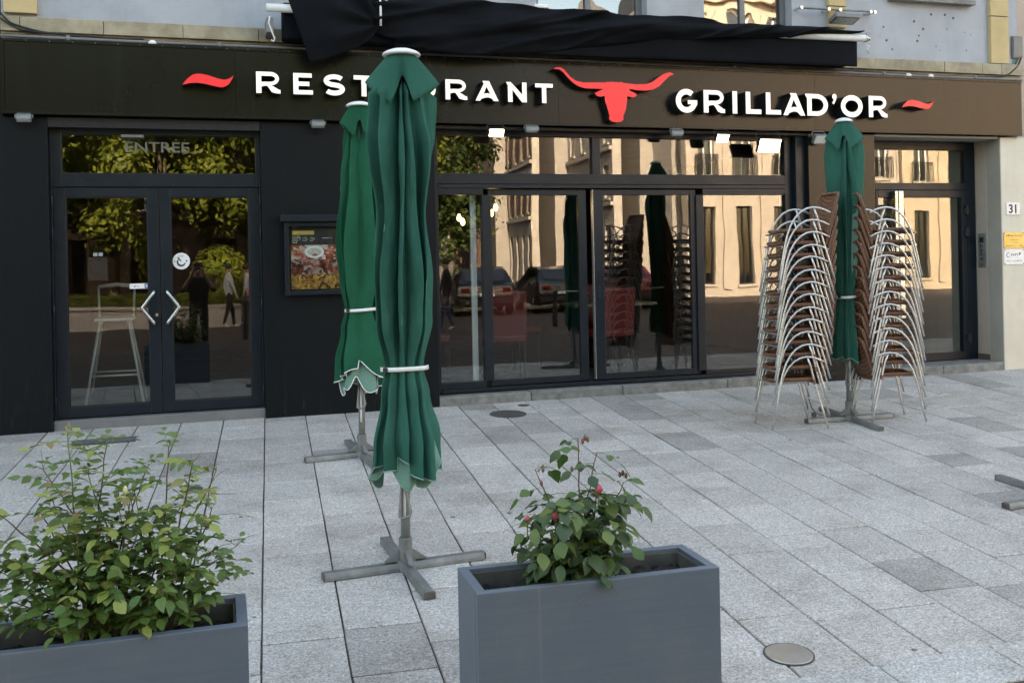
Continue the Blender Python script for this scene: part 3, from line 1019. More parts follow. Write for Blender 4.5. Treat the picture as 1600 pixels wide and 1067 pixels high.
def arc(cx, cy, rx, ry, a0, a1, n=14):
    return [(cx + rx * math.cos(rad(a0 + (a1 - a0) * k / n)), cy + ry * math.sin(rad(a0 + (a1 - a0) * k / n))) for k in range(n + 1)]

def stroke(path, t):
    L, R = [], []
    for i, p in enumerate(path):
        a, b = path[max(0, i - 1)], path[min(len(path) - 1, i + 1)]
        dx, dy = b[0] - a[0], b[1] - a[1]
        l = math.hypot(dx, dy) or 1
        nx, ny = -dy / l * t / 2, dx / l * t / 2
        L.append((p[0] + nx, p[1] + ny)); R.append((p[0] - nx, p[1] - ny))
    return L + R[::-1]

def glyph(ch, w):
    t = 0.235
    if ch == 'I': return [[(0, 0), (w, 0), (w, 1), (0, 1)]]
    if ch == 'L': return [[(0, 0), (w, 0), (w, 0.205), (t, 0.205), (t, 1), (0, 1)]]
    if ch == 'E': return [[(0, 0), (w, 0), (w, .2), (t, .2), (t, .40), (w * .82, .40), (w * .82, .60), (t, .60), (t, .8), (w * .95, .8), (w * .95, 1), (0, 1)]]
    if ch == 'T': return [[(w / 2 - t / 2, 0), (w / 2 + t / 2, 0), (w / 2 + t / 2, .8), (w, .8), (w, 1), (0, 1), (0, .8), (w / 2 - t / 2, .8)]]
    if ch == 'N': return [[(.09, 0), (.09 + t, 0), (.09 + t, .62), (w - t - .02, 0), (w, 0), (w, 1), (w - t, 1), (w - t, .38), (.24, 1), (0, 1), (.03, .93), (.09, .84)]]
    if ch == 'O': return [arc(w / 2, .5, w / 2, .51, 0, 351, 39), arc(w / 2, .5, w / 2 - t, .51 - t, 0, 351, 39)]
    if ch == 'U': return [stroke([(t / 2, 1), (t / 2, .8), (t / 2, .6)] + arc(w / 2, .42, w / 2 - t / 2, .42 - t / 2, 180, 360, 18) + [(w - t / 2, .6), (w - t / 2, .8), (w - t / 2, 1)], t)]
    if ch == 'S': return [stroke(arc(w / 2, .695, w / 2 - t / 2, .19, 28, 267, 22) + arc(w / 2, .305, w / 2 - t / 2, .19, 87, -152, 22), t * 0.96)]
    if ch == 'G': return [stroke(arc(w / 2, .5, w / 2 - t / 2, .51 - t / 2, 48, 338, 30) + [(w - t / 2 - .005, .36), (w - t / 2 - .003, .44)], t),
                          ]
    if ch == 'D':
        return [[(.10, 0), (w * .5, 0)] + arc(w * .5, .5, w * .5, .5, -88, 88, 20) + [(w * .5, 1), (0, 1), (0, .94), (.10, .80)],
                [(.10 + t, .2)] + [(w * .5, .2)] + arc(w * .5, .5, w * .5 - t, .3, -86, 86, 16) + [(w * .5, .8), (.10 + t, .8)]]
    if ch == 'A':
        return [[(0, 0), (.24, 0), (.30, .10), (.42 * w, .165), (.55 * w, .18), (w - .36, .13), (w - .25, 0), (w, 0), (.60 * w, 1), (.33 * w, 1), (.32 * w, .97), (.37 * w, .86)],
                [(.48 * w, .72), (.355 * w, .345), (.45 * w, .375), (.56 * w, .38), (.64 * w, .36)]]
    if ch == 'R':
        b = w * .60
        return [[(0, 0), (t, 0), (t, .30), (.38, .345), (.50, .345), (.60, .22), (.70, .06), (w - .22, .01), (w - .16, 0), (w, 0), (w, .17), (w - .08, .18), (w - .17, .24), (b + .02, .385)]
                + arc(b, .69, w * .345, .31, -72, 88, 16) + [(b - .05, 1), (0, 1)],
                [(t, .52), (.40, .535), (b, .535)] + arc(b, .675, w * .345 - t + .06, .135, -80, 80, 10) + [(b, .81), (t, .81)]]
    if ch == "'":
        return [[(0, .06), (.10, 0)] + [(.22, .22)] + arc(.14, .42, .14, .15, -25, 200, 14) + [(.02, .33), (.10, .25)]]

G_BAR = [(0.56, .36), (1.0, .36), (1.0, .53), (0.56, .53)]
LET = [('R', .508, .711, 2.820, 3.004), ('E', .821, .988, 2.819, 3.003), ('S', 1.081, 1.267, 2.817, 3.003), ('T', 1.345, 1.525, 2.817, 3.001),
       ('A', 1.600, 1.820, 2.815, 3.0), ('U', 1.895, 2.085, 2.813, 2.998), ('R', 2.177, 2.380, 2.812, 2.995), ('A', 2.459, 2.679, 2.809, 2.992), ('N', 2.755, 2.954, 2.806, 2.990), ('T', 3.039, 3.214, 2.804, 2.986),
       ('G', 4.491, 4.723, 2.753, 2.982), ('R', 4.795, 5.030, 2.757, 2.980), ('I', 5.116, 5.168, 2.755, 2.978), ('L', 5.266, 5.441, 2.757, 2.977), ('L', 5.496, 5.669, 2.757, 2.977),
       ('A', 5.695, 5.951, 2.753, 2.979), ('D', 5.955, 6.224, 2.755, 2.978), ("'", 6.277, 6.341, 2.878, 2.988), ('O', 6.381, 6.646, 2.752, 2.977), ('R', 6.722, 6.952, 2.757, 2.979)]
for ch, x0, x1, z0, z1 in LET:
    hgt = (z1 - z0) if ch != "'" else 0.19
    wn_ = (x1 - x0) / hgt
    m = MB()
    m.prism(glyph(ch, wn_), -0.18, -0.061, 0, 1, x0, z0, hgt, hgt)
    o = G(m, 'letter', ['letter_white', 'letter_side'], fix=True)
    if ch == 'G':
        m2 = MB()
        m2.prism([[(p[0] * wn_, p[1]) for p in G_BAR]], -0.1805, -0.062, 0, 1, x0, z0, hgt, hgt)
        b_ = m2.build('letter_bar', ['letter_white', 'letter_side'], o, fix=True)
FLO = [(30, 245), (52, 218), (75, 195), (120, 165), (155, 156), (190, 155), (260, 165), (330, 185), (390, 195), (415, 193), (440, 185), (460, 174), (480, 160), (470, 182), (455, 205), (440, 225), (420, 240), (390, 252), (360, 255), (300, 245), (220, 230), (150, 225), (90, 230)]
for x0, x1, z0, z1 in ((-0.095, 0.322, 2.858, 2.968), (7.135, 7.545, 2.858, 2.952)):
    m = MB()
    m.prism([[((px - 30) / 450, (255 - py) / 100) for px, py in FLO]], -0.18, -0.061, 0, 1, x0, z0, x1 - x0, z1 - z0)
    G(m, 'flourish', ['red_paint', 'letter_side'], fix=True)
BULL = [(3.227,3.134),(3.262,3.147),(3.298,3.150),(3.325,3.138),(3.348,3.120),(3.397,3.066),(3.456,3.028),(3.532,3.015),(3.653,3.019),(3.765,3.023),(3.780,3.030),(3.805,3.026),(3.827,3.033),(3.850,3.026),(3.870,3.031),(3.895,3.026),(3.923,3.033),(3.945,3.024),(3.984,3.022),(4.072,3.014),(4.179,3.021),(4.242,3.039),(4.306,3.082),(4.370,3.125),(4.433,3.144),(4.465,3.139),(4.491,3.126),(4.442,3.111),(4.386,3.060),(4.322,3.001),(4.258,2.969),(4.177,2.956),(4.071,2.960),(4.001,2.969),(4.018,2.949),(4.05,2.937),(4.079,2.923),(4.084,2.904),(4.06,2.891),(4.034,2.886),(3.985,2.898),(3.980,2.852),(3.966,2.771),(3.952,2.735),(3.938,2.706),(3.938,2.670),(3.914,2.649),(3.862,2.643),(3.813,2.651),(3.789,2.670),(3.793,2.702),(3.777,2.766),(3.753,2.838),(3.747,2.894),(3.702,2.884),(3.675,2.889),(3.659,2.899),(3.645,2.918),(3.686,2.937),(3.735,2.958),(3.652,2.960),(3.548,2.960),(3.480,2.977),(3.422,3.011),(3.372,3.057),(3.330,3.103),(3.289,3.130)]
m = MB()
m.prism([BULL], -0.16, -0.061, 0, 1)
G(m, 'bull_emblem', ['red_paint', 'letter_side'], fix=True)

# ------------------------------------------------------------------ conduit and cables over the sign
def sag(pts, n=10, amp=0.0):
    out = []
    for a, b in zip(pts, pts[1:]):
        a, b = Vector(a), Vector(b)
        for k in range(n):
            t = k / n
            p = a.lerp(b, t)
            p.z -= amp * 4 * t * (1 - t)
            out.append(p)
    out.append(Vector(pts[-1]))
    return out
c = thing('cable_conduit', (3.7, -0.03, 3.25), 'grey conduit and black cables running along the top edge of the sign', 'conduit')
def CC(m, n, mat):
    o = m.build(n, mat, c, smooth=True); o.location = (-3.7, 0.03, -3.25); return o
CC(MB().tube(sag([(-1.5, -0.045, 3.248), (0.7, -0.045, 3.246), (3.4, -0.045, 3.242), (6.6, -0.045, 3.240), (8.86, -0.045, 3.243)], 6, 0.004), 0.014, 8), 'pipe', 'cable_grey')
CC(MB().tube(sag([(-1.5, -0.02, 3.262), (1.0, -0.02, 3.268), (4.0, -0.02, 3.258), (6.7, -0.02, 3.268), (8.4, -0.02, 3.262), (8.7, -0.01, 3.30), (8.86, 0.0, 3.42), (8.9, 0.0, 3.50)], 8, 0.01), 0.010, 6), 'cable', 'cable')
CC(MB().tube(sag([(-1.5, -0.01, 3.45), (-1.42, -0.012, 3.36), (-1.2, -0.014, 3.30), (-0.9, -0.02, 3.275)], 6, 0.005), 0.008, 6), 'cable', 'cable')
CC(MB().tube(sag([(-1.5, -0.02, 3.40), (-1.35, -0.016, 3.31), (-1.0, -0.02, 3.285), (-0.4, -0.02, 3.272)], 6, 0.008), 0.007, 6), 'cable', 'cable')
for xk in (-1.0, 0.2, 1.9, 3.6, 5.2, 7.0, 8.2):
    CC(MB().box(xk, xk + 0.03, -0.064, -0.02, 3.226, 3.268), 'clip', 'galvanised')
for xk in (-0.33, 7.33, 7.62):
    l_ = thing('small_roof_lamp', (xk, -0.05, 3.226), {-0.33: 'tiny white dome lamp on the sign edge above the left wave emblem', 7.33: 'tiny white dome lamp above the right wave emblem', 7.62: 'tiny white lamp cap near the right end of the sign edge'}[xk], 'lamp', 'small lamps on the sign edge')
    MB().lathe([(0.034, 0.0), (0.034, 0.012), (0.028, 0.026), (0.012, 0.034), (0.002, 0.036)], 14).build('dome', 'white_paint', l_, smooth=True)

jb = thing('cable_box', (8.88, 0.12, 3.50), 'grey plastic cable box with green wires beside the upper wall', 'cable box')
MB().box(-0.07, 0.075, -0.10, 0.0, 0.0, 0.25).build('box', 'cable_grey', jb, bevel=0.01)
MB().box(-0.06, 0.065, -0.106, -0.1005, 0.02, 0.23).build('lid', 'cable_grey', jb, bevel=0.004)
for k, mt in enumerate(('cable_green', 'cable_green', 'cable', 'cable_grey')):
    MB().tube([(-0.03 + 0.02 * k, -0.06, 0.0), (-0.04 + 0.02 * k, -0.075, -0.03), (-0.06 + 0.012 * k, -0.09, -0.07), (-0.10 + 0.006 * k, -0.10, -0.12), (-0.2, -0.11, -0.20 - 0.006 * k)], 0.0055, 6).build('wire', mt, jb, smooth=True)

# ------------------------------------------------------------------ awning rolled in a black cover
aw = thing('rolled_awning', (3.6, -0.2, 3.25), 'rolled awning wrapped in crumpled black cloth above the sign', 'awning')
def A(m, n, mat, **kw):
    o = m.build(n, mat, aw, **kw); o.location = (-3.6, 0.2, -3.25); return o
def lerp_tab(tab, x):
    if x <= tab[0][0]: return tab[0][1]
    for (xa, za), (xb, zb) in zip(tab, tab[1:]):
        if x <= xb:
            return za + (zb - za) * (x - xa) / (xb - xa)
    return tab[-1][1]
top_tab = [(0.70, 3.70), (1.55, 3.70), (2.19, 3.70), (2.9, 3.683), (3.42, 3.664), (4.07, 3.651), (4.75, 3.651), (5.46, 3.637), (6.05, 3.642), (6.55, 3.612)]
roll_tab = [(1.5, 3.37), (1.60, 3.34), (1.83, 3.245), (2.30, 3.20), (2.9, 3.235), (3.5, 3.32), (4.2, 3.42), (5.0, 3.475), (5.7, 3.51), (6.55, 3.60)]
def cloth_grid(xa, xb, ztop, zbot, yfun, nx, nz):
    m = MB()
    for i in range(nx + 1):
        x = xa + (xb - xa) * i / nx
        for j in range(nz + 1):
            t = j / nz
            z = ztop(x) + (zbot(x) - ztop(x)) * t
            m.v.append((x if not callable(yfun[1]) else yfun[1](x, t), yfun[0](x, z, t), z))
    for i in range(nx):
        for j in range(nz):
            a = i * (nz + 1) + j
            m.face((a, a + 1, a + nz + 2, a + nz + 1))
    return m
def roll_y(x, z, t):
    b = -0.27 - (0.085 + 0.05 * mnoise.noise(Vector((x * 1.3, 4.0, 0)))) * math.sin(PI * min(1, t * 0.98))
    f = mnoise.noise(Vector((x * 0.9 + z * 2.2, z * 9 - x * 1.1, 3.1))) * 0.060 + mnoise.noise(Vector((x * 2.4 + z * 3, z * 15 - x * 2.0, 7.7))) * 0.034
    cr = abs(mnoise.noise(Vector((x * 0.55 + 1.3, z * 6.5 - x * 1.6, 1.1))))
    return b + f - 0.055 * (1 - min(1, cr * 5)) 
m = cloth_grid(1.5, 6.55, lambda x: lerp_tab(top_tab, x) + 0.02 * mnoise.noise(Vector((x * 3.1, 0.5, 0))), lambda x: lerp_tab(roll_tab, x), (roll_y, None), 150, 26)
ro = A(m, 'roll_cover', 'cloth_black', smooth=True)
md = ro.modifiers.new('thick', 'SOLIDIFY'); md.thickness = 0.006
# left end of the cover: tied up in the middle, corner hanging over the sign
lt_bot = [(0.0, 3.076), (0.2, 3.10), (0.4, 3.15), (0.65, 3.215), (0.85, 3.29), (1.0, 3.40)]
m = MB()
NX, NZ = 44, 26
for i in range(NX + 1):
    u = i / NX
    for j in range(NZ + 1):
        t = j / NZ
        xl = 0.735 + (0.955 - 0.735) * t
        xr = 1.56
        x = xl + (xr - xl) * u
        zb = lerp_tab(lt_bot, u)
        z = 3.72 + (zb - 3.72) * t
        pull = math.exp(-((1 - u) / 0.5) ** 2)
        rr = math.hypot(x - 1.56, (z - 3.42))
        an = math.atan2(z - 3.42, 1.56 - x)
        y = -0.30 - 0.05 * math.sin(PI * t) - 0.02 * u + 0.05 * math.sin(an * 9 + 1.5) * pull * min(1, rr * 4) + 0.02 * mnoise.noise(Vector((x * 4, z * 4, 2)))
        m.v.append((x, y, z))
for i in range(NX):
    for j in range(NZ):
        a = i * (NZ + 1) + j
        m.face((a, a + 1, a + NZ + 2, a + NZ + 1))
lo = A(m, 'hanging_corner', 'cloth_black', smooth=True)
md = lo.modifiers.new('thick', 'SOLIDIFY'); md.thickness = 0.006
# straight valance below the roll
m = cloth_grid(1.70, 6.53, lambda x: 3.52 if x > 4 else 3.45, lambda x: 3.232 + 0.006 * (x - 1.7), (lambda x, z, t: -0.262 + 0.008 * math.sin(x * 5.1 + z * 4) + 0.012 * mnoise.noise(Vector((x * 2.2, z * 2, 4))), None), 90, 8)
vo_ = A(m, 'valance', 'cloth_black', smooth=True)
md = vo_.modifiers.new('thick', 'SOLIDIFY'); md.thickness = 0.005
A(MB().box(0.74, 6.50, -0.235, -0.03, 3.285, 3.60), 'cassette', 'cloth_black', bevel=0.02)
A(MB().tube([(0.60, -0.27, 3.535), (1.2, -0.27, 3.54)], 0.036, 16), 'roller', 'white_paint', smooth=True)
A(MB().tube([(5.5, -0.275, 3.545), (6.60, -0.275, 3.553), (6.601, -0.275, 3.553), (6.615, -0.275, 3.553)], 0.036, 16), 'roller', 'white_paint', smooth=True)
A(MB().lathe([(0.030, 0), (0.040, 0.004), (0.040, 0.018), (0.026, 0.022), (0.026, 0.05), (0.018, 0.052)], 18, (0, 0, 0)), 'end_cap', 'steel', smooth=True).matrix_local = Matrix.Translation((6.617 - 3.6, -0.275 + 0.2, 3.553 - 3.25)) @ Matrix.Rotation(rad(90), 4, 'Y')
A(MB().tube([(6.63, -0.275, 3.60), (6.66, -0.30, 3.63), (6.68, -0.29, 3.59)], 0.005, 6).tube([(6.60, -0.27, 3.50), (6.66, -0.29, 3.47), (6.63, -0.28, 3.43), (6.66, -0.28, 3.40)], 0.005, 6), 'hook', 'steel', smooth=True)
A(MB().box(0.60, 0.66, -0.24, -0.0, 3.33, 3.46), 'bracket', 'galvanised', bevel=0.006)
A(MB().tube([(0.625, -0.28, 3.46), (0.615, -0.285, 3.40), (0.64, -0.285, 3.33), (0.665, -0.28, 3.27), (0.65, -0.28, 3.245), (0.635, -0.28, 3.26)], 0.006, 6), 'pull_cord', 'white_paint', smooth=True)
A(MB().tube([(1.555, -0.33, 3.74), (1.56, -0.385, 3.60), (1.562, -0.375, 3.48), (1.565, -0.35, 3.41)], 0.010, 6).tube([(1.47, -0.34, 3.63), (1.53, -0.37, 3.655), (1.57, -0.385, 3.645), (1.63, -0.36, 3.625)], 0.006, 6), 'tie_cord', 'white_paint', smooth=True)
A(MB().box(3.02, 3.16, -0.28, -0.19, 3.67, 3.705), 'arm_joint', 'white_paint', bevel=0.008)
A(MB().box(4.62, 4.72, -0.27, -0.19, 3.63, 3.665), 'arm_joint', 'white_paint', bevel=0.008)

# ------------------------------------------------------------------ lamps
FL = 'floodlights under the sign'
def floodlight(x, z, w, h, lit, tilt, label, ydep=-0.02):
    t_ = thing('floodlight', (x, -0.095, z), label, 'floodlight', FL)
    R_ = Matrix.Rotation(rad(tilt), 4, 'X')
    m = MB().obox(R_, w / 2, 0.022, h / 2)
    m.build('housing', 'galvanised' if not lit else 'black_plastic', t_, bevel=0.006)
    m = MB().obox(R_ @ Matrix.Translation((0, -0.0235, 0)), w / 2 - 0.008, 0.0012, h / 2 - 0.008)
    m.build('lens', 'lamp_on' if lit else 'lamp_off', t_)
    m = MB()
    for k in range(5):
        m.obox(R_ @ Matrix.Translation((-w * 0.36 + k * w * 0.18, 0.03, 0)), 0.004, 0.010, h * 0.42)
    m.build('cooling_fins', 'galvanised', t_)
    top = 2.607 - z
    MB().tube([(-w / 2 - 0.008, 0, 0), (-w / 2 - 0.008, 0.01, top * 0.8), (-w / 2 + 0.01, 0.02, top), (w / 2 - 0.01, 0.02, top), (w / 2 + 0.008, 0.01, top * 0.8), (w / 2 + 0.008, 0, 0)], 0.005, 6).build('bracket', 'galvanised' if not lit else 'black_plastic', t_, smooth=True)
floodlight(-1.324, 2.572, 0.115, 0.05, False, 62, 'unlit grey floodlight under the sign above the outer black panel')
floodlight(1.035, 2.570, 0.115, 0.05, False, 66, 'unlit grey floodlight under the sign above the menu case')
floodlight(2.672, 2.535, 0.15, 0.085, True, 28, 'lit floodlight under the sign beside the tall green parasol')
floodlight(3.025, 2.566, 0.125, 0.045, False, 70, 'unlit floodlight just beside the lit one over the first sliding window')
floodlight(4.538, 2.557, 0.125, 0.045, False, 70, 'unlit floodlight under the sign below the letter G')
floodlight(5.034, 2.525, 0.14, 0.095, True, 30, 'smaller of the two lit floodlights over the fixed window')
floodlight(5.567, 2.455, 0.25, 0.15, True, 24, 'biggest and brightest floodlight beside the stacked chairs')
floodlight(6.17, 2.53, 0.14, 0.10, False, 30, 'unlit floodlight half hidden behind the parasol between the chair stacks')

ul = thing('wall_floodlight', (6.45, 0.0, 3.79), 'grey floodlight on a wall arm above the awning end', 'floodlight')
R_ = Matrix.Translation((0, -0.17, -0.02)) @ Matrix.Rotation(rad(72), 4, 'X')
MB().obox(R_, 0.15, 0.025, 0.075).build('housing', 'cable_grey', ul, bevel=0.01)
MB().obox(R_ @ Matrix.Translation((0, -0.027, 0)), 0.125, 0.0015, 0.055).build('lens', 'lamp_off', ul)
MB().box(-0.03, 0.03, -0.16, 0.03, 0.02, 0.05).build('arm', 'cable_grey', ul, bevel=0.006)
wb = thing('wall_rail', (6.46, -0.06, 3.888), 'thin steel rail with clamps fixed across the upper wall', 'rail')
MB().tube([(-0.46, 0, 0), (0.46, 0, 0.008)], 0.011, 10).build('bar', 'galvanised', wb, smooth=True)
for xk in (-0.45, -0.12, 0.02, 0.40, 0.45):
    MB().lathe([(0.018, -0.012), (0.020, -0.006), (0.020, 0.006), (0.018, 0.012)], 10, (xk, 0, 0.003), axis='Y').box(xk - 0.006, xk + 0.006, 0.0, 0.11, -0.008, 0.012).build('clamp', 'steel', wb)

# ------------------------------------------------------------------ menu case
mc = thing('menu_case', (1.0, 0.0, 1.08), 'black wall menu case with hood showing grill dishes', 'menu case')
def MCB(m, n, mat, parent=None, **kw):
    o = m.build(n, mat, parent or mc, **kw)
    if parent is None: o.location = (-1.0, 0, -1.08)
    return o
MCB(MB().frame(0.728, 1.275, 1.072, 1.712, 0.035, -0.075, -0.001), 'case', 'frame_alu', bevel=0.003)
MCB(MB().box(0.764, 1.239, -0.012, -0.002, 1.108, 1.676), 'back_board', 'gasket')
MCB(MB().box(0.694, 1.31, -0.12, -0.001, 1.716, 1.776), 'hood', 'frame_alu', bevel=0.004)
MCB(MB().box(0.764, 1.239, -0.060, -0.057, 1.108, 1.676), 'pane', 'glass_case')
def food(name, stops, scale, seed):
    t = NT(name)
    v = t.coord((1, 1, 1))
    mp = t.new('ShaderNodeMapping'); mp.inputs['Location'].default_value = (seed, 0, seed * 2); t.link(v, mp.inputs[0])
    vo = t.new('ShaderNodeTexVoronoi'); vo.inputs['Scale'].default_value = scale
    wv = t.new('ShaderNodeTexNoise'); wv.inputs['Scale'].default_value = scale * 0.5; wv.inputs['Detail'].default_value = 6
    t.link(mp.outputs[0], wv.inputs['Vector'])
    mixv = t.mix(0.22, mp.outputs[0], wv.outputs['Color'])
    t.link(mixv, vo.inputs['Vector'])
    sep = t.new('ShaderNodeSeparateColor'); t.link(vo.outputs['Color'], sep.inputs[0])
    fac = t.mix(0.45, sep.outputs[0], t.noise(mp.outputs[0], scale * 0.28, 3, 0.6))
    c = t.ramp(fac, stops)
    c = t.mix(0.7, c, t.ramp(vo.outputs['Distance'], [(0.0, (1.15,)), (0.5, (0.5,))]), 'MULTIPLY')
    t.set(color=c, rough=0.3)
    MAT[name] = t.m
food('photo_salad', [(0.25, (0.35, 0.03, 0.02)), (0.42, (0.55, 0.10, 0.05)), (0.55, (0.80, 0.78, 0.72)), (0.75, (0.72, 0.74, 0.70)), (0.85, (0.25, 0.30, 0.08))], 22, 1.0)
food('photo_meat', [(0.25, (0.05, 0.012, 0.012)), (0.45, (0.22, 0.03, 0.035)), (0.58, (0.42, 0.10, 0.08)), (0.70, (0.62, 0.50, 0.45)), (0.85, (0.12, 0.03, 0.03))], 20, 4.0)
food('photo_fries', [(0.25, (0.05, 0.03, 0.02)), (0.42, (0.45, 0.20, 0.05)), (0.58, (0.72, 0.42, 0.12)), (0.72, (0.60, 0.26, 0.06)), (0.85, (0.20, 0.06, 0.03))], 26, 7.0)
po = MCB(MB().box(0.782, 1.222, -0.018, -0.0125, 1.118, 1.655), 'poster', 'ink')
for n_, z0, z1, mt in (('photo', 1.3835, 1.512, 'photo_salad'), ('photo', 1.252, 1.382, 'photo_meat'), ('photo', 1.122, 1.2505, 'photo_fries')):
    MCB(MB().box(0.785, 1.219, -0.0192, -0.0182, z0, z1), n_, mt, po)
MCB(MB().box(0.80, 0.99, -0.0192, -0.0182, 1.604, 1.638), 'heading', 'brass', po)
for k, (a, b, z) in enumerate([(0.80, 0.87, 1.588), (0.80, 0.88, 1.574), (0.80, 0.872, 1.560), (0.80, 0.85, 1.546), (0.80, 0.84, 1.532), (0.888, 0.93, 1.574), (0.888, 0.94, 1.560), (0.888, 0.925, 1.546), (0.955, 0.995, 1.574), (0.955, 1.0, 1.560), (0.955, 0.985, 1.546), (1.06, 1.15, 1.57)]):
    scribble(po, a, b, z, 0.007, 'plate_white', max(3, int((b - a) / 0.008)), -0.0184)
# flatbread board and plate shapes across the photos
MCB(MB().prism([[(0.87, 1.135), (0.90, 1.128), (1.10, 1.17), (1.20, 1.24), (1.19, 1.249), (1.12, 1.249), (0.93, 1.165)]], -0.0200, -0.0193, 0, 0), 'photo_bread', 'photo_fries', po, fix=True)
MCB(MB().prism([arc(0.99, 1.45, 0.085, 0.055, 0, 345, 24)], -0.0200, -0.0193, 0, 0), 'photo_plate', 'plate_white', po, fix=True)
MCB(MB().prism([arc(0.99, 1.45, 0.06, 0.036, 0, 345, 24)], -0.0207, -0.0201, 0, 0), 'photo_sauce', 'photo_salad', po, fix=True)

# ================================================================== parasols
def tabv(tab, z):
    """tab from high z to low z"""
    if z >= tab[0][0]: return tab[0][1]
    for (za, a), (zb, b) in zip(tab, tab[1:]):
        if z >= zb:
            k = (za - z) / (za - zb)
            k = k * k * (3 - 2 * k)
            return a + (b - a) * k
    return tab[-1][1]

def base_cross(t_, L, rot, mat='galvanised'):
    for k in range(4):
        a = rot + k * PI / 2
        R_ = Matrix.Rotation(a, 4, 'Z')
        m = MB()
        x0, x1 = 0.03 if k % 2 == 0 else 0.038, L
        sec = [(-0.031, 0.0), (0.031, 0.0), (0.029, 0.018), (0.020, 0.038), (-0.020, 0.038), (-0.029, 0.018)]
        for x in (x0, x1):
            for y, z in sec:
                p = R_ @ Vector((x, y, z))
                p.z += SLOPE * p.y + 0.002
                m.v.append(tuple(p))
        n = len(sec)
        for i in range(n):
            m.face((i, (i + 1) % n, n + (i + 1) % n, n + i))
        m.face(tuple(range(n, 2 * n))); m.face(tuple(reversed(range(n))))
        arm = m.build('base_arm', mat, t_, bevel=0.003, fix=True)
        m = MB()
        pz = R_ @ Vector((x1 + 0.004, 0, 0))
        m.obox(Matrix.Translation((pz.x, pz.y, SLOPE * pz.y + 0.019)) @ R_, 0.004, 0.028, 0.017)
        m.build('arm_end_cap', 'rust_grey', arm, bevel=0.003)
        # brace foot
        m = MB()
        m.v = [tuple(R_ @ Vector(p)) for p in ((0.026, -0.012, 0.048), (0.026, 0.012, 0.048), (0.11, 0.012, 0.048), (0.11, -0.012, 0.048), (0.026, -0.012, 0.11), (0.026, 0.012, 0.11))]
        m.f = [(0, 1, 2, 3), (0, 3, 4), (1, 5, 2), (4, 3, 2, 5), (0, 4, 5, 1)]; m.mi = [0] * 5
        m.build('brace', mat, t_, fix=True)
    MB().lathe([(0.05, 0.0), (0.05, 0.05), (0.036, 0.055), (0.034, 0.16), (0.030, 0.165)], 20).build('base_socket', mat, t_, smooth=False)

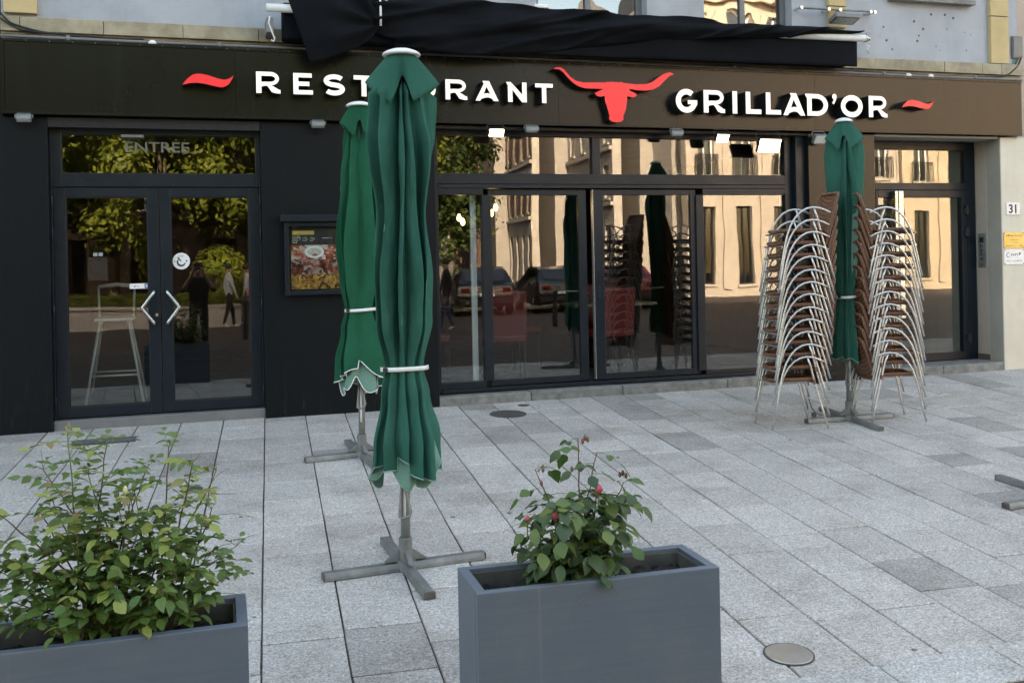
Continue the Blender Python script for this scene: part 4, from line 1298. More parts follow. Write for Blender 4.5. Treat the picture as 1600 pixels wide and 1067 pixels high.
def parasol(label, x, y, prof, z_ear, z_strap, z_hem, hem_lift, cap_z, cap_r, mantle, seed, cloth, trim, front, base_rot, L=0.42, n_l=8, lean=(0, 0), group='folded green parasols', folds=(), skirt=None, cuts=None):
    rs = random.Random(seed)
    g = gz(y)
    t_ = thing('parasol', (x, y, g), label, 'parasol', group)
    base_cross(t_, L, base_rot)
    zt = cap_z - g
    MB().tube([(0, 0, 0.04), (lean[0] * 0.3, lean[1] * 0.3, zt * 0.3), (lean[0], lean[1], zt - 0.03)], 0.0245, 18).build('pole', 'pole_grey', t_, smooth=True)
    # peeling white strip and clamp on the pole
    MB().tube([(-0.006, -0.0235, 0.26), (-0.005, -0.0245, 0.36), (-0.006, -0.0235, 0.52)], 0.007, 6).build('peeling_tape', 'white_paint', t_, smooth=True)
    MB().lathe([(0.028, 0.0), (0.030, 0.004), (0.030, 0.03), (0.028, 0.034)], 18, (0, 0, z_hem - g + 0.02)).build('clamp_ring', 'pole_grey', t_, smooth=False)
    # crank loop
    fx, fy = math.cos(front - 0.35), math.sin(front - 0.35)
    def lp(d, s, z): return (fx * d - fy * s, fy * d + fx * s, z)
    zc = z_hem - g
    hp = [lp(0.03, 0.006, zc + 0.10), lp(0.034, 0.012, zc - 0.02), lp(0.04, 0.035, zc - 0.10), lp(0.046, 0.05, zc - 0.15), lp(0.05, 0.045, zc - 0.17), lp(0.05, 0.01, zc - 0.185), lp(0.048, -0.012, zc - 0.18), lp(0.042, -0.012, zc - 0.15), lp(0.034, -0.004, zc - 0.05), lp(0.03, 0.0, zc + 0.10)]
    MB().tube(hp, 0.0075, 8).build('crank_handle', 'pole_grey', t_, smooth=True)
    # ---- folded canopy: flat gores that overlap like pleats, creases running down to the strap
    if cuts is None:
        cuts = [360.0 * k / n_l + rs.uniform(-13, 13) for k in range(n_l)]
    n_l = len(cuts)
    A0 = [rad(c) + front for c in cuts]
    A0.append(A0[0] + 2 * PI)
    over = [rs.uniform(0.05, 0.26) for _ in range(n_l)]
    side = [rs.choice((1, 1, -1)) for _ in range(n_l)]
    vdep = [rs.uniform(0.30, 0.62) for _ in range(n_l)]
    NA_, NB_, NZ = 20, 9, 150
    NT_ = n_l * (NA_ + NB_)
    def nz(x, y, z): return mnoise.noise(Vector((x, y, z)))
    def hem(th, k):
        c = math.cos(th - front + 0.2)
        return z_hem + hem_lift * max(0, c) ** 2 + 0.035 * math.sin(k * 2.3 + seed) + 0.02 * math.sin(3 * th + seed)
    def section(zz):
        """closed outline at height zz: list of (x, y, k, u)"""
        R = tabv(prof, zz)
        near = math.exp(-((zz - z_strap) / 0.13) ** 2)
        sp = 1 - 0.8 * near
        below = zz < z_strap
        pts = []
        V, Pk = [], []
        for k in range(n_l):
            dr = (0.50 * nz(k * 4.3 + seed, zz * 1.1, 1.7) + 0.12 * nz(k * 9.1, zz * 2.6, seed)) * (0.25 + 0.75 * sp)
            v = (vdep[k] + 0.25 * nz(k * 2.9 + 5, zz * 1.4, seed)) * sp + 0.80 * (1 - sp)
            if below:
                v = max(v, 0.60)
            av = A0[k] + dr
            w_ = A0[k + 1] - A0[k]
            dr2 = 0.30 * nz(k * 6.1 + 2 + seed, zz * 1.0, 4.2) * (0.25 + 0.75 * sp)
            ap = A0[k] + w_ * (0.5 + 0.5 * side[k] * (0.55 + over[k] * sp)) + dr2
            pr = (0.97 + 0.26 * nz(k * 3.3, zz * 1.25 + 3, seed)) * sp + 1.0 * (1 - sp)
            V.append((av, max(0.15, v) * R)); Pk.append((ap, pr * R))
        V.append((V[0][0] + 2 * PI, V[0][1]))
        up_k = min(1.0, max(0.0, (zz - (z_ear - 0.34)) / 0.30))
        up_k = up_k * up_k * (3 - 2 * up_k)
        for k in range(n_l):
            (a0, r0), (a1, r1), (a2, r2) = V[k], Pk[k], V[k + 1]
            p0 = Vector((r0 * math.cos(a0), r0 * math.sin(a0))); p1 = Vector((r1 * math.cos(a1), r1 * math.sin(a1))); p2 = Vector((r2 * math.cos(a2), r2 * math.sin(a2)))
            na, nb = (NA_, NB_) if side[k] > 0 else (NB_, NA_)
            for (pa, pb, n) in ((p0, p1, na), (p1, p2, nb)):
                d = pb - pa
                nrm = Vector((d.y, -d.x))
                if nrm.length > 1e-6: nrm.normalize()
                for q in range(n):
                    u = q / n
                    bulge = (0.10 if n == NA_ else -0.05) * d.length * math.sin(PI * u)
                    p = pa + d * u + nrm * (bulge + 0.006 * sp * nz(u * 3 + k * 7, zz * 4.5, seed) + 0.004 * sp * nz(u * 8 + k * 5, zz * 11, seed + 3))
                    pts.append((p, k))
        out = [p for p, k in pts]
        for _ in range(2):
            out = [(out[i - 1] + out[i] * 2 + out[(i + 1) % len(out)]) / 4 for i in range(len(out))]
        res = []
        for p, (q, k) in zip(out, pts):
            th = math.atan2(p.y, p.x)
            sc_ = 1 - 0.45 * max(0.0, math.cos(th - front)) ** 2 * up_k
            res.append((p.x * sc_, p.y * sc_, k))
        return res
    m = MB()
    hemline = []
    secs = {}
    z_low = z_hem - 0.1
    NSEC = 170
    table = [section(z_ear + (z_low - z_ear) * j / NSEC) for j in range(NSEC + 1)]
    for j in range(NZ + 1):
        q = j / NZ
        for i in range(NT_):
            x0_, y0_, k = table[NSEC - 20][i]
            zh = hem(math.atan2(y0_, x0_), k)
            zz = z_ear + (zh - z_ear) * q
            f_ = min(NSEC - 1e-6, max(0.0, (z_ear - zz) / (z_ear - z_low) * NSEC))
            ja = int(f_); fr = f_ - ja
            pa, pb = table[ja][i], table[ja + 1][i]
            kz = (zz - g) / zt
            p = (lean[0] * kz + pa[0] * (1 - fr) + pb[0] * fr, lean[1] * kz + pa[1] * (1 - fr) + pb[1] * fr, zz - g)
            m.v.append(p)
            if j == NZ:
                hemline.append(p)
    for j in range(NZ):
        for i in range(NT_):
            a, b = j * NT_ + i, j * NT_ + (i + 1) % NT_
            m.face((a, a + NT_, b + NT_, b))
    # roof from the ear ring in to the pole
    b0_ = len(m.v)
    for i in range(NT_):
        p = m.v[i]
        m.v.append((lean[0] + (p[0] - lean[0]) * 0.72, lean[1] + (p[1] - lean[1]) * 0.72, p[2] + 0.035))
    top_i = len(m.v)
    m.v.append((lean[0], lean[1], z_ear - g + 0.10))
    for i in range(NT_):
        m.face((b0_ + i, i, (i + 1) % NT_, b0_ + (i + 1) % NT_))
        m.face((top_i, b0_ + i, b0_ + (i + 1) % NT_))
    can = put('canopy', m.mesh('canopy'), [cloth, 'cloth_under', trim], t_, smooth=True)
    md = can.modifiers.new('thick', 'SOLIDIFY')
    md.thickness = 0.0008; md.offset = -1; md.material_offset = 1; md.material_offset_rim = 2
    MB().tube([hemline[i] for i in range(0, NT_, 2)], 0.0042, 5, closed=True).build('hem_trim', trim, can, smooth=True)
    # ---- faded inner folds hanging inside the hem
    if skirt:
        m = MB()
        NA, NB = 140, 24
        lower = []
        for b in range(NB + 1):
            v = b / NB
            for a in range(NA):
                an = 2 * PI * a / NA
                zb_ = skirt[1] + 0.05 * math.sin(3 * an + seed) + 0.03 * math.sin(7 * an + 2 * seed)
                zz = skirt[0] + (zb_ - skirt[0]) * v
                saw = abs(((5 * an / (2 * PI) + 0.25 * v + 0.1 * seed) % 1.0) * 2 - 1)
                rr = 0.045 + (tabv(prof, zz) * 0.80 - 0.045) * (0.35 + 0.65 * v) * (0.55 + 0.45 * saw)
                kz = (zz - g) / zt
                p = (lean[0] * kz + rr * math.cos(an + 0.25 * saw), lean[1] * kz + rr * math.sin(an + 0.25 * saw), zz - g)
                m.v.append(p)
                if b == NB: lower.append(p)
        for b in range(NB):
            for a in range(NA):
                q, q2 = b * NA + a, b * NA + (a + 1) % NA
                m.face((q, q + NA, q2 + NA, q2))
        sk = put('inner_folds', m.mesh('inner_folds'), ['cloth_under'], can, smooth=True)
        md = sk.modifiers.new('thick', 'SOLIDIFY'); md.thickness = 0.002
        MB().tube(lower, 0.0038, 5, closed=True).build('inner_trim', trim, can, smooth=True)
    # ---- vent flap on top
    zc0 = cap_z - g - 0.012
    ctrl = mantle        # (angle from front, radius, drop)
    M_N = 96
    m = MB()
    rows = 12
    for j in range(rows + 1):
        q = j / rows
        for i in range(M_N):
            an = 2 * PI * i / M_N
            aa = math.degrees(an)
            for (a0, r0, d0), (a1, r1, d1) in zip(ctrl, ctrl[1:] + [(ctrl[0][0] + 360,) + ctrl[0][1:]]):
                am = aa if aa < ctrl[0][0] + 360 else aa - 360
                if a0 <= am <= a1:
                    kk = (am - a0) / (a1 - a0)
                    rr, dd = r0 + (r1 - r0) * kk, d0 + (d1 - d0) * kk
                    break
            r_ = cap_r * 0.72 + (rr - cap_r * 0.72) * q
            z_ = zc0 - 0.004 - dd * (q ** 1.12)
            th = front + an
            m.v.append((lean[0] + r_ * math.cos(th), lean[1] + r_ * math.sin(th), z_))
    for j in range(rows):
        for i in range(M_N):
            a, b = j * M_N + i, j * M_N + (i + 1) % M_N
            m.face((a, a + M_N, b + M_N, b))
    fl = put('vent_flap', m.mesh('vent_flap'), [cloth, 'cloth_under', trim], t_, smooth=True)
    md = fl.modifiers.new('thick', 'SOLIDIFY')
    md.thickness = 0.0008; md.offset = -1; md.material_offset = 1; md.material_offset_rim = 2
    cr = cap_r
    MB().lathe([(cr * 0.98, -0.006), (cr, 0.0), (cr * 0.97, 0.006), (cr * 0.82, 0.016), (cr * 0.55, 0.026), (cr * 0.25, 0.031), (0.002, 0.0325)], 32, (lean[0], lean[1], zc0)).build('finial_cap', 'white_paint', t_, smooth=True)
    # ---- strap
    Rs = tabv(prof, z_strap) * 0.99
    m = MB()
    for j, (dr, dz) in enumerate(((0, -0.011), (0.003, -0.011), (0.003, 0.011), (0, 0.011))):
        for i in range(64):
            an = 2 * PI * i / 64
            r_ = Rs + dr + 0.003 * math.sin(3 * an + seed)
            kz = (z_strap - g) / zt
            m.v.append((lean[0] * kz + r_ * math.cos(an), lean[1] * kz + r_ * math.sin(an), z_strap - g + dz + 0.006 * math.sin(an + seed)))
    for j in range(3):
        for i in range(64):
            a, b = j * 64 + i, j * 64 + (i + 1) % 64
            m.face((a, b, b + 64, a + 64))
    st = put('strap', m.mesh('strap'), ['plate_white'], t_, smooth=True)
    an = front - 0.75
    MB().obox(Matrix.Translation((Rs * math.cos(an), Rs * math.sin(an), z_strap - g)) @ Matrix.Rotation(an, 4, 'Z'), 0.008, 0.012, 0.013).build('buckle', 'black_plastic', st, bevel=0.003)
    return t_

F1 = math.atan2(-9 + 3.96, 0 - 0.985)
M1 = [(-100, 0.19, 0.125), (-88, 0.185, 0.14), (-60, 0.16, 0.20), (-24, 0.145, 0.265), (-14, 0.125, 0.20), (-4, 0.085, 0.125), (6, 0.08, 0.115), (14, 0.12, 0.17), (22, 0.145, 0.255), (55, 0.165, 0.20), (86, 0.19, 0.15), (98, 0.195, 0.14), (130, 0.13, 0.22), (180, 0.17, 0.15), (225, 0.12, 0.23)]
parasol('tall dark green folded parasol nearest the rose planters', 0.985, -3.96,
        [(2.25, 0.235), (2.14, 0.245), (2.0, 0.238), (1.86, 0.215), (1.62, 0.182), (1.32, 0.215), (1.05, 0.192), (0.805, 0.122), (0.66, 0.160), (0.42, 0.232), (0.2, 0.25)],
        2.20, 0.805, 0.235, 0.11, 2.418, 0.098, M1, 3, 'cloth_green', 'hem_pale', F1, rad(4), lean=(0.03, 0.0),
        skirt=(0.60, 0.265), cuts=[-112, -40, -15, 6, 28, 88, 140, 200])
F2 = math.atan2(-9 + 1.6, -1.135)
M2 = [(-92, 0.15, 0.12), (-60, 0.12, 0.16), (-25, 0.10, 0.24), (-8, 0.085, 0.12), (5, 0.08, 0.11), (20, 0.10, 0.22), (88, 0.16, 0.13), (135, 0.11, 0.2), (180, 0.15, 0.13), (225, 0.10, 0.2)]
parasol('fresh green folded parasol with white edging in front of the menu case', 1.135, -1.6,
        [(2.36, 0.12), (2.2, 0.135), (1.97, 0.15), (1.5, 0.185), (1.2, 0.16), (1.0, 0.122), (0.85, 0.16), (0.62, 0.215), (0.4, 0.225)],
        2.36, 1.0, 0.46, 0.13, 2.522, 0.098, M2, 8, 'cloth_green_fresh', 'plate_white', F2, rad(6), lean=(0.03, 0.0),
        folds=[(-1.0, 0.26, 0.8)], skirt=(0.82, 0.44))
F3 = math.atan2(-9 + 1.63, -5.31)
M3 = [(-92, 0.165, 0.135), (-60, 0.13, 0.18), (-28, 0.10, 0.26), (-12, 0.09, 0.13), (4, 0.085, 0.13), (30, 0.11, 0.24), (88, 0.165, 0.135), (135, 0.11, 0.2), (180, 0.15, 0.13), (225, 0.10, 0.2)]
parasol('green folded parasol standing between the two chair stacks', 5.32, -1.68,
        [(2.34, 0.15), (2.2, 0.170), (1.95, 0.162), (1.75, 0.145), (1.5, 0.135), (1.2, 0.125), (0.97, 0.092), (0.82, 0.105), (0.6, 0.13), (0.4, 0.13)],
        2.30, 0.97, 0.40, 0.05, 2.486, 0.075, M3, 14, 'cloth_green', 'hem_pale', F3, rad(-1.5), cuts=[-100, -25, 12, 40, 105, 170, 215])
F4 = math.atan2(-9 + 4.08, -5.09)
parasol('green folded parasol outside the picture whose base arms reach in beside the kerb', 5.15, -4.06,
        [(2.25, 0.15), (2.0, 0.15), (1.6, 0.14), (1.3, 0.145), (0.9, 0.11), (0.7, 0.13), (0.4, 0.15), (0.2, 0.15)],
        2.15, 0.88, 0.3, 0.1, 2.38, 0.075, [(a, r_ * 0.72, d) for a, r_, d in M1], 21, 'cloth_green', 'hem_pale', F4, rad(5), L=0.49)

# ================================================================== stacking chairs
def chair_meshes():
    out = []
    tb = 0.0086
    for s in (-1, 1):
        y = 0.18 * s
        pts = [(-0.245, y * 1.03, 0.0), (-0.215, y * 1.02, 0.14), (-0.19, y, 0.26), (-0.165, y, 0.36), (-0.135, y, 0.44), (-0.095, y, 0.505), (-0.045, y, 0.555), (0.01, y, 0.583), (0.06, y, 0.592), (0.11, y, 0.588), (0.16, y, 0.573), (0.215, y, 0.547)]
        m = MB().tube(pts, tb, 8)
        me = m.mesh('arm_and_front_leg'); me.materials.append(MAT['aluminium_tube']); me.polygons.foreach_set('use_smooth', [True] * len(me.polygons))
        out.append(('arm_and_front_leg', me))
        pts = [(0.075, y * 0.97, 0.585), (0.10, y * 0.95, 0.52), (0.125, y * 0.94, 0.42), (0.15, y * 0.95, 0.32), (0.20, y * 1.0, 0.14), (0.238, y * 1.04, 0.0)]
        m = MB().tube(pts, tb, 8)
        me = m.mesh('rear_leg'); me.materials.append(MAT['aluminium_tube']); me.polygons.foreach_set('use_smooth', [True] * len(me.polygons))
        out.append(('rear_leg', me))
    # seat: woven sheet with thick wrapped rim
    m = MB()
    sx0, sx1, sy = -0.20, 0.175, 0.150
    for i in range(9):
        for j in range(7):
            u, v = i / 8, j / 6
            xx = sx0 + (sx1 - sx0) * u
            m.v.append((xx, -sy + 2 * sy * v, 0.402 - 0.018 * math.sin(PI * v) - 0.012 * math.sin(PI * u) + (0.012 if u == 0 else 0)))
    for i in range(8):
        for j in range(6):
            a = i * 7 + j
            m.face((a, a + 7, a + 8, a + 1))
    rim = []
    for k in range(32):
        a = 2 * PI * k / 32
        cx_, cy_ = math.cos(a), math.sin(a)
        ex = 0.42
        xx = (sx0 + sx1) / 2 + (sx1 - sx0) / 2 * math.copysign(abs(cx_) ** ex, cx_)
        yy = sy * math.copysign(abs(cy_) ** ex, cy_)
        rim.append((xx, yy, 0.404 - 0.012 * (1 - abs(yy) / sy) * (1 if xx < 0 else 0)))
    m.tube(rim, 0.0165, 8, closed=True)
    me = m.mesh('seat'); me.materials.append(MAT['wicker']); me.polygons.foreach_set('use_smooth', [True] * len(me.polygons))
    out.append(('seat', me))
    # backrest
    m = MB()
    def bk(u, v):
        yy = -0.16 + 0.32 * v
        return (0.185 + 0.115 * u + 0.018 * (1 - (2 * v - 1) ** 2), yy, 0.37 + 0.34 * u)
    for i in range(9):
        for j in range(7):
            m.v.append(bk(i / 8, j / 6))
    for i in range(8):
        for j in range(6):
            a = i * 7 + j
            m.face((a, a + 1, a + 8, a + 7))
    rim = [bk(0, v) for v in (0.05, .35, .65, 0.95)] + [bk(u, 1) for u in (.08, .35, .65, .92)] + [bk(1.0, v) for v in (0.93, .65, .35, 0.07)] + [bk(u, 0) for u in (.92, .65, .35, .08)]
    m.tube(rim, 0.0145, 8, closed=True)
    me = m.mesh('backrest'); me.materials.append(MAT['wicker']); me.polygons.foreach_set('use_smooth', [True] * len(me.polygons))
    out.append(('backrest', me))
    for xx in (-0.20, 0.13):
        me = MB().tube([(xx, -0.175, 0.375), (xx, 0.175, 0.375)], 0.007, 8).mesh('seat_rail'); me.materials.append(MAT['aluminium_tube'])
        out.append(('seat_rail', me))
    for s in (-1, 1):
        me = MB().lathe([(0.0105, -0.02), (0.0125, -0.018), (0.0125, 0.018), (0.0105, 0.02)], 10, (0.133, 0.171 * s, 0.385)).mesh('rattan_binding'); me.materials.append(MAT['wicker'])
        out.append(('rattan_binding', me))
    return out
CH = chair_meshes()
ORD = ['bottom', 'second from the bottom', 'third from the bottom', 'fourth from the bottom', 'fifth from the bottom', 'sixth from the bottom', 'middle', 'sixth from the top', 'fifth from the top', 'fourth from the top', 'third from the top', 'second from the top', 'topmost']
cr = random.Random(9)
for side, (cx_, cy_, rz) in (('near the sliding windows', (4.715, -1.72, rad(-8.0))), ('near the street door', (5.65, -1.755, PI - rad(10.0)))):
    for k in range(13):
        sd = 'wicker chair in the stack ' + side
        t_ = thing('stacking_chair', (cx_ + cr.uniform(-.004, .004) + (0.0072 if rz < 1 else -0.0005) * k, cy_ + cr.uniform(-.004, .004), gz(cy_) + 0.1025 * k + 0.004 + (cr.uniform(-.004, .004) if k else 0)), ORD[k] + ' ' + sd, 'chair', 'stacked wicker chairs', rz + cr.uniform(-.028, .028))
        for nm, me in CH:
            linked(nm, me, t_)
# chain and padlock lying at the parasol foot
ch_ = thing('security_chain', (5.20, -1.50, gz(-1.5)), 'rusty chain looped between the chair legs and the parasol foot', 'chain')
pts = []
for k in range(30):
    a = k / 29
    pts.append(Vector((-0.17 + 0.42 * a, 0.05 * math.sin(a * 7) - 0.05 * a, 0.012 + 0.20 * abs(2 * a - 1) ** 3)))
for k, p in enumerate(pts[:-1]):
    q = pts[k + 1]
    d = (q - p)
    m = MB()
    ring = [(0.012 * math.cos(2 * PI * i / 8), 0.0065 * math.sin(2 * PI * i / 8), 0) for i in range(8)]
    m.tube(ring, 0.0025, 5, closed=True)
    o = m.build('chain_link', 'chain_metal', ch_)
    o.location = (p + q) / 2
    o.rotation_euler = (d.to_track_quat('X', 'Z') @ Matrix.Rotation(rad(90 * (k % 2)), 3, 'X').to_quaternion()).to_euler()
MB().box(-0.02, 0.02, -0.012, 0.012, 0.0, 0.04).build('padlock', 'rust_grey', ch_, bevel=0.005).location = (-0.10, 0.02, 0.006)

# ================================================================== planters
def planter(label, x0, x1, y0, y1, ztop, rot, soil_seed):
    cx_, cy_ = (x0 + x1) / 2, (y0 + y1) / 2
    zb = gz(cy_ if cy_ > -5.88 else -5.8) + 0.006
    t_ = thing('planter', (cx_, cy_, zb), label, 'planter', 'grey planters by the kerb', rot)
    hx, hy, h = (x1 - x0) / 2, (y1 - y0) / 2, ztop - zb
    w_ = 0.034
    MB().box(-hx, hx, -hy, -hy + w_, 0, h).build('side_panel', 'planter_paint', t_, bevel=0.003)
    MB().box(-hx, hx, hy - w_, hy, 0, h - 0.0006).build('side_panel', 'planter_paint', t_, bevel=0.003)
    MB().box(-hx - 0.0008, -hx + w_, -hy + w_ + 0.0006, hy - w_ - 0.0006, 0, h - 0.001).build('side_panel', 'planter_paint', t_, bevel=0.002)
    MB().box(hx - w_, hx + 0.0008, -hy + w_ + 0.0006, hy - w_ - 0.0006, 0, h - 0.001).build('side_panel', 'planter_paint', t_, bevel=0.002)
    li = MB()
    li.frame(-hx + w_ + 0.001, hx - w_ - 0.001, -1, 1, 0.001, 0, 0)
    lin = MB()
    a, b = hx - w_ - 0.001, hy - w_ - 0.001
    lin.box(-a, a, -b, -b + 0.006, h - 0.2, h - 0.016).box(-a, a, b - 0.006, b, h - 0.2, h - 0.016).box(-a, -a + 0.006, -b + 0.0062, b - 0.0062, h - 0.2, h - 0.0165).box(a - 0.006, a, -b + 0.0062, b - 0.0062, h - 0.2, h - 0.0165)
    lin.build('liner', 'planter_inside', t_)
    m = MB()
    nx, ny = 70, 20
    for i in range(nx + 1):
        for j in range(ny + 1):
            xx, yy = -a + 2 * a * i / nx, -b + 2 * b * j / ny
            z_ = h - 0.072 + 0.028 * mnoise.noise(Vector((xx * 6, yy * 6, soil_seed))) + 0.018 * mnoise.noise(Vector((xx * 30, yy * 30, soil_seed))) + 0.008 * mnoise.noise(Vector((xx * 90, yy * 90, soil_seed)))
            m.v.append((xx, yy, z_))
    for i in range(nx):
        for j in range(ny):
            q = i * (ny + 1) + j
            m.face((q, q + ny + 1, q + ny + 2, q + 1))
    so = m.build('soil', 'soil', t_)
    so['kind'] = 'stuff'
    return t_, h, hx, hy
P2, h2, hx2, hy2 = planter('slate grey box planter holding the small rose with pink buds', 0.862, 1.742, -5.838, -5.532, 0.25, rad(-2.0), 2.0)
P1, h1, hx1, hy1 = planter('slate grey box planter holding the big leafy yellow-green rose', -0.745, 0.128, -5.832, -5.520, 0.25, rad(-1.0), 5.0)
# scratches and runs on the near face of the rose planter
sm = MB()
for (xa, za, xb, zb, w_) in [(-0.125, 0.478, -0.045, 0.545, 0.0013), (-0.045, 0.545, -0.0, 0.575, 0.0008), (-0.10, 0.482, -0.025, 0.53, 0.0010), (-0.15, 0.445, -0.125, 0.475, 0.0007), (0.0, 0.55, 0.06, 0.59, 0.0007), (0.02, 0.585, 0.05, 0.61, 0.0006), (0.30, 0.34, 0.315, 0.31, 0.0007)]:
    sm.tube([(xa, -hy2 - 0.0003, za), ((xa + xb) / 2, -hy2 - 0.0003, (za + zb) / 2 - 0.003), (xb, -hy2 - 0.0003, zb)], w_, 4)
sm.build('scratch_marks', 'pole_grey', P2)

# ================================================================== rose bushes
def leaf_mesh(name, mat, w, cup, tipdroop, twist=0.0):
    m = MB()
    prof = [(0.0, 0.02), (0.12, 0.55), (0.32, 0.95), (0.5, 1.0), (0.68, 0.82), (0.85, 0.45), (1.0, 0.0)]
    for i, (u, ww) in enumerate(prof):
        z = -tipdroop * u * u
        hw = w * ww / 2
        jag = 1.0 + (0.06 if i % 2 else -0.05)
        tws = twist * (u - 0.4)
        m.v += [(u, -hw * jag, z + cup * ww - tws * hw + 0.02 * math.sin(9 * u)), (u, 0, z), (u, hw * jag, z + cup * ww * 0.8 + tws * hw + 0.02 * math.cos(8 * u))]
    for i in range(len(prof) - 1):
        a = i * 3
        m.face((a, a + 3, a + 4, a + 1)); m.face((a + 1, a + 4, a + 5, a + 2))
    me = m.mesh(name)
    me.materials.append(MAT[mat])
    me.polygons.foreach_set('use_smooth', [True] * len(me.polygons))
    return me

def frame_mat(p, d, nrm, size):
    d = d.normalized()
    n = (nrm - d * nrm.dot(d))
    if n.length < 1e-4:
        n = d.orthogonal()
    n.normalize()
    y = n.cross(d)
    M = Matrix((d, y, n)).transposed().to_4x4()
    return Matrix.Translation(p) @ M @ Matrix.Diagonal((size, size, size, 1))

def bezier(p0, p1, p2, n):
    return [p0 * (1 - t) ** 2 + p1 * 2 * t * (1 - t) + p2 * t * t for t in [k / n for k in range(n + 1)]]

class Bush:
    def __init__(self, name, label, base, seed):
        self.t = thing(name, base, label, 'rose bush')
        self.base = Vector(base)
        self.r = random.Random(seed)
        self.leaves = []
        self.meshes = {}
        self.broad = 1.0
        self.keep = lambda p: True
    def lm(self, mat):
        if mat not in self.meshes:
            wk = self.broad
            self.meshes[mat] = [leaf_mesh('leaf', mat, w * wk, c, d, tw_) for w, c, d, tw_ in ((0.58, 0.07, 0.12, 0.3), (0.66, 0.05, 0.26, -0.5), (0.52, 0.12, 0.05, 0.6), (0.60, 0.16, 0.34, -0.2), (0.64, -0.05, 0.15, 0.8), (0.48, 0.09, 0.42, -0.7))]
        return self.r.choice(self.meshes[mat])
    def cane(self, p0, p1, bow, r0, mat):
        r = self.r
        p0, p1 = Vector(p0), Vector(p1)
        mid = (p0 + p1) / 2 + Vector(bow)
        pts = bezier(p0, mid, p1, 12)
        pts = [p + Vector((r.uniform(-1, 1), r.uniform(-1, 1), 0)) * 0.004 for p in pts]
        MB().tube(pts, r0, 6, r1=r0 * 0.42).build('cane', mat, self.t, smooth=True)
        return pts
    def compound(self, p, d, size, n_pair, mats, droop=0.35):
        """a rose leaf: rachis with pairs of leaflets and an end leaflet"""
        r = self.r
        d = d.normalized()
        L = size * (1.0 + 0.75 * n_pair)
        up = Vector((0, 0, 1))
        pts = []
        for k in range(5):
            t = k / 4
            pts.append(p + d * L * t + Vector((0, 0, -droop * L * t * t)))
        MB().tube(pts, 0.0012, 4, r1=0.0007).build('leaf_stalk', 'stem_green', self.t)
        side = d.cross(up)
        if side.length < 1e-3:
            side = Vector((1, 0, 0))
        side.normalize()
        nrm = (up + Vector((r.uniform(-.45, .45), r.uniform(-.45, .45) - 0.25, 0))).normalized()
        for k in range(n_pair):
            t = (k + 1) / (n_pair + 0.6) * 0.88
            q = p + d * L * t + Vector((0, 0, -droop * L * t * t))
            for s in (-1, 1):
                dd = (side * s * 1.0 + d * 0.45 + Vector((0, 0, r.uniform(-.35, .1)))).normalized()
                self.leaves.append((frame_mat(q, dd, nrm + Vector((r.uniform(-.3, .3), r.uniform(-.3, .3), 0)), size * r.uniform(0.75, 1.0)), r.choice(mats)))
        dd = (pts[-1] - pts[-2]).normalized()
        self.leaves.append((frame_mat(pts[-1], dd, nrm, size * r.uniform(0.95, 1.2)), r.choice(mats)))
    def finish(self, eye):
        inv = Matrix.Translation(-self.base)
        self.leaves = [q for q in self.leaves if self.keep(q[0].translation) and not ((q[0].translation.z < 0.075 and abs(q[0].translation.y) > 0.085) or q[0].translation.z < 0.0)]
        self.leaves.sort(key=lambda q: (q[0].translation - eye).length)
        rest = MB()
        for i, (M, mat) in enumerate(self.leaves):
            me = self.lm(mat)
            if i < 300:
                o = bpy.data.objects.new('leaf', me)
                COL.objects.link(o)
                o.parent = self.t
                o.matrix_local = M
            else:
                b = len(rest.v)
                rest.v += [tuple(M @ v.co) for v in me.vertices]
                for f in me.polygons:
                    rest.face(tuple(b + q for q in f.vertices))
        if rest.v:
            o = rest.build('inner_leaves', 'leaf_mid', self.t, smooth=True)
            o['kind'] = 'stuff'

EYE = Vector((0, -9, 1.35))
# ---- big bush (coordinates relative to its foot)
B1 = Bush('rose_bush', 'big leafy rose bush with yellow-green young shoots in the outer planter', (-0.24, -5.67, 0.185), 4)
B1.keep = lambda p: (p.x < 0.27 and p.x - 0.27 < 0.9 * (0.50 - p.z)) or 0.16 < p.z < 0.27 and p.x < 0.36
r = B1.r
rel = lambda x, z, y=0.0: (x + 0.24, y, z - 0.185)
tips = [(-0.383, 0.83), (-0.283, 0.80), (-0.474, 0.72), (-0.43, 0.66), (-0.10, 0.76), (-0.03, 0.745), (0.045, 0.715), (-0.57, 0.63), (-0.49, 0.60), (-0.60, 0.48), (0.10, 0.42), (0.03, 0.56), (-0.34, 0.70), (-0.17, 0.70), (-0.22, 0.62), (-0.05, 0.62), (-0.40, 0.52), (-0.64, 0.56), (-0.68, 0.40), (-0.30, 0.55), (-0.12, 0.52), (0.02, 0.45), (-0.5, 0.40), (-0.20, 0.46), (-0.36, 0.42), (-0.08, 0.40), (-0.55, 0.34), (0.05, 0.36)]
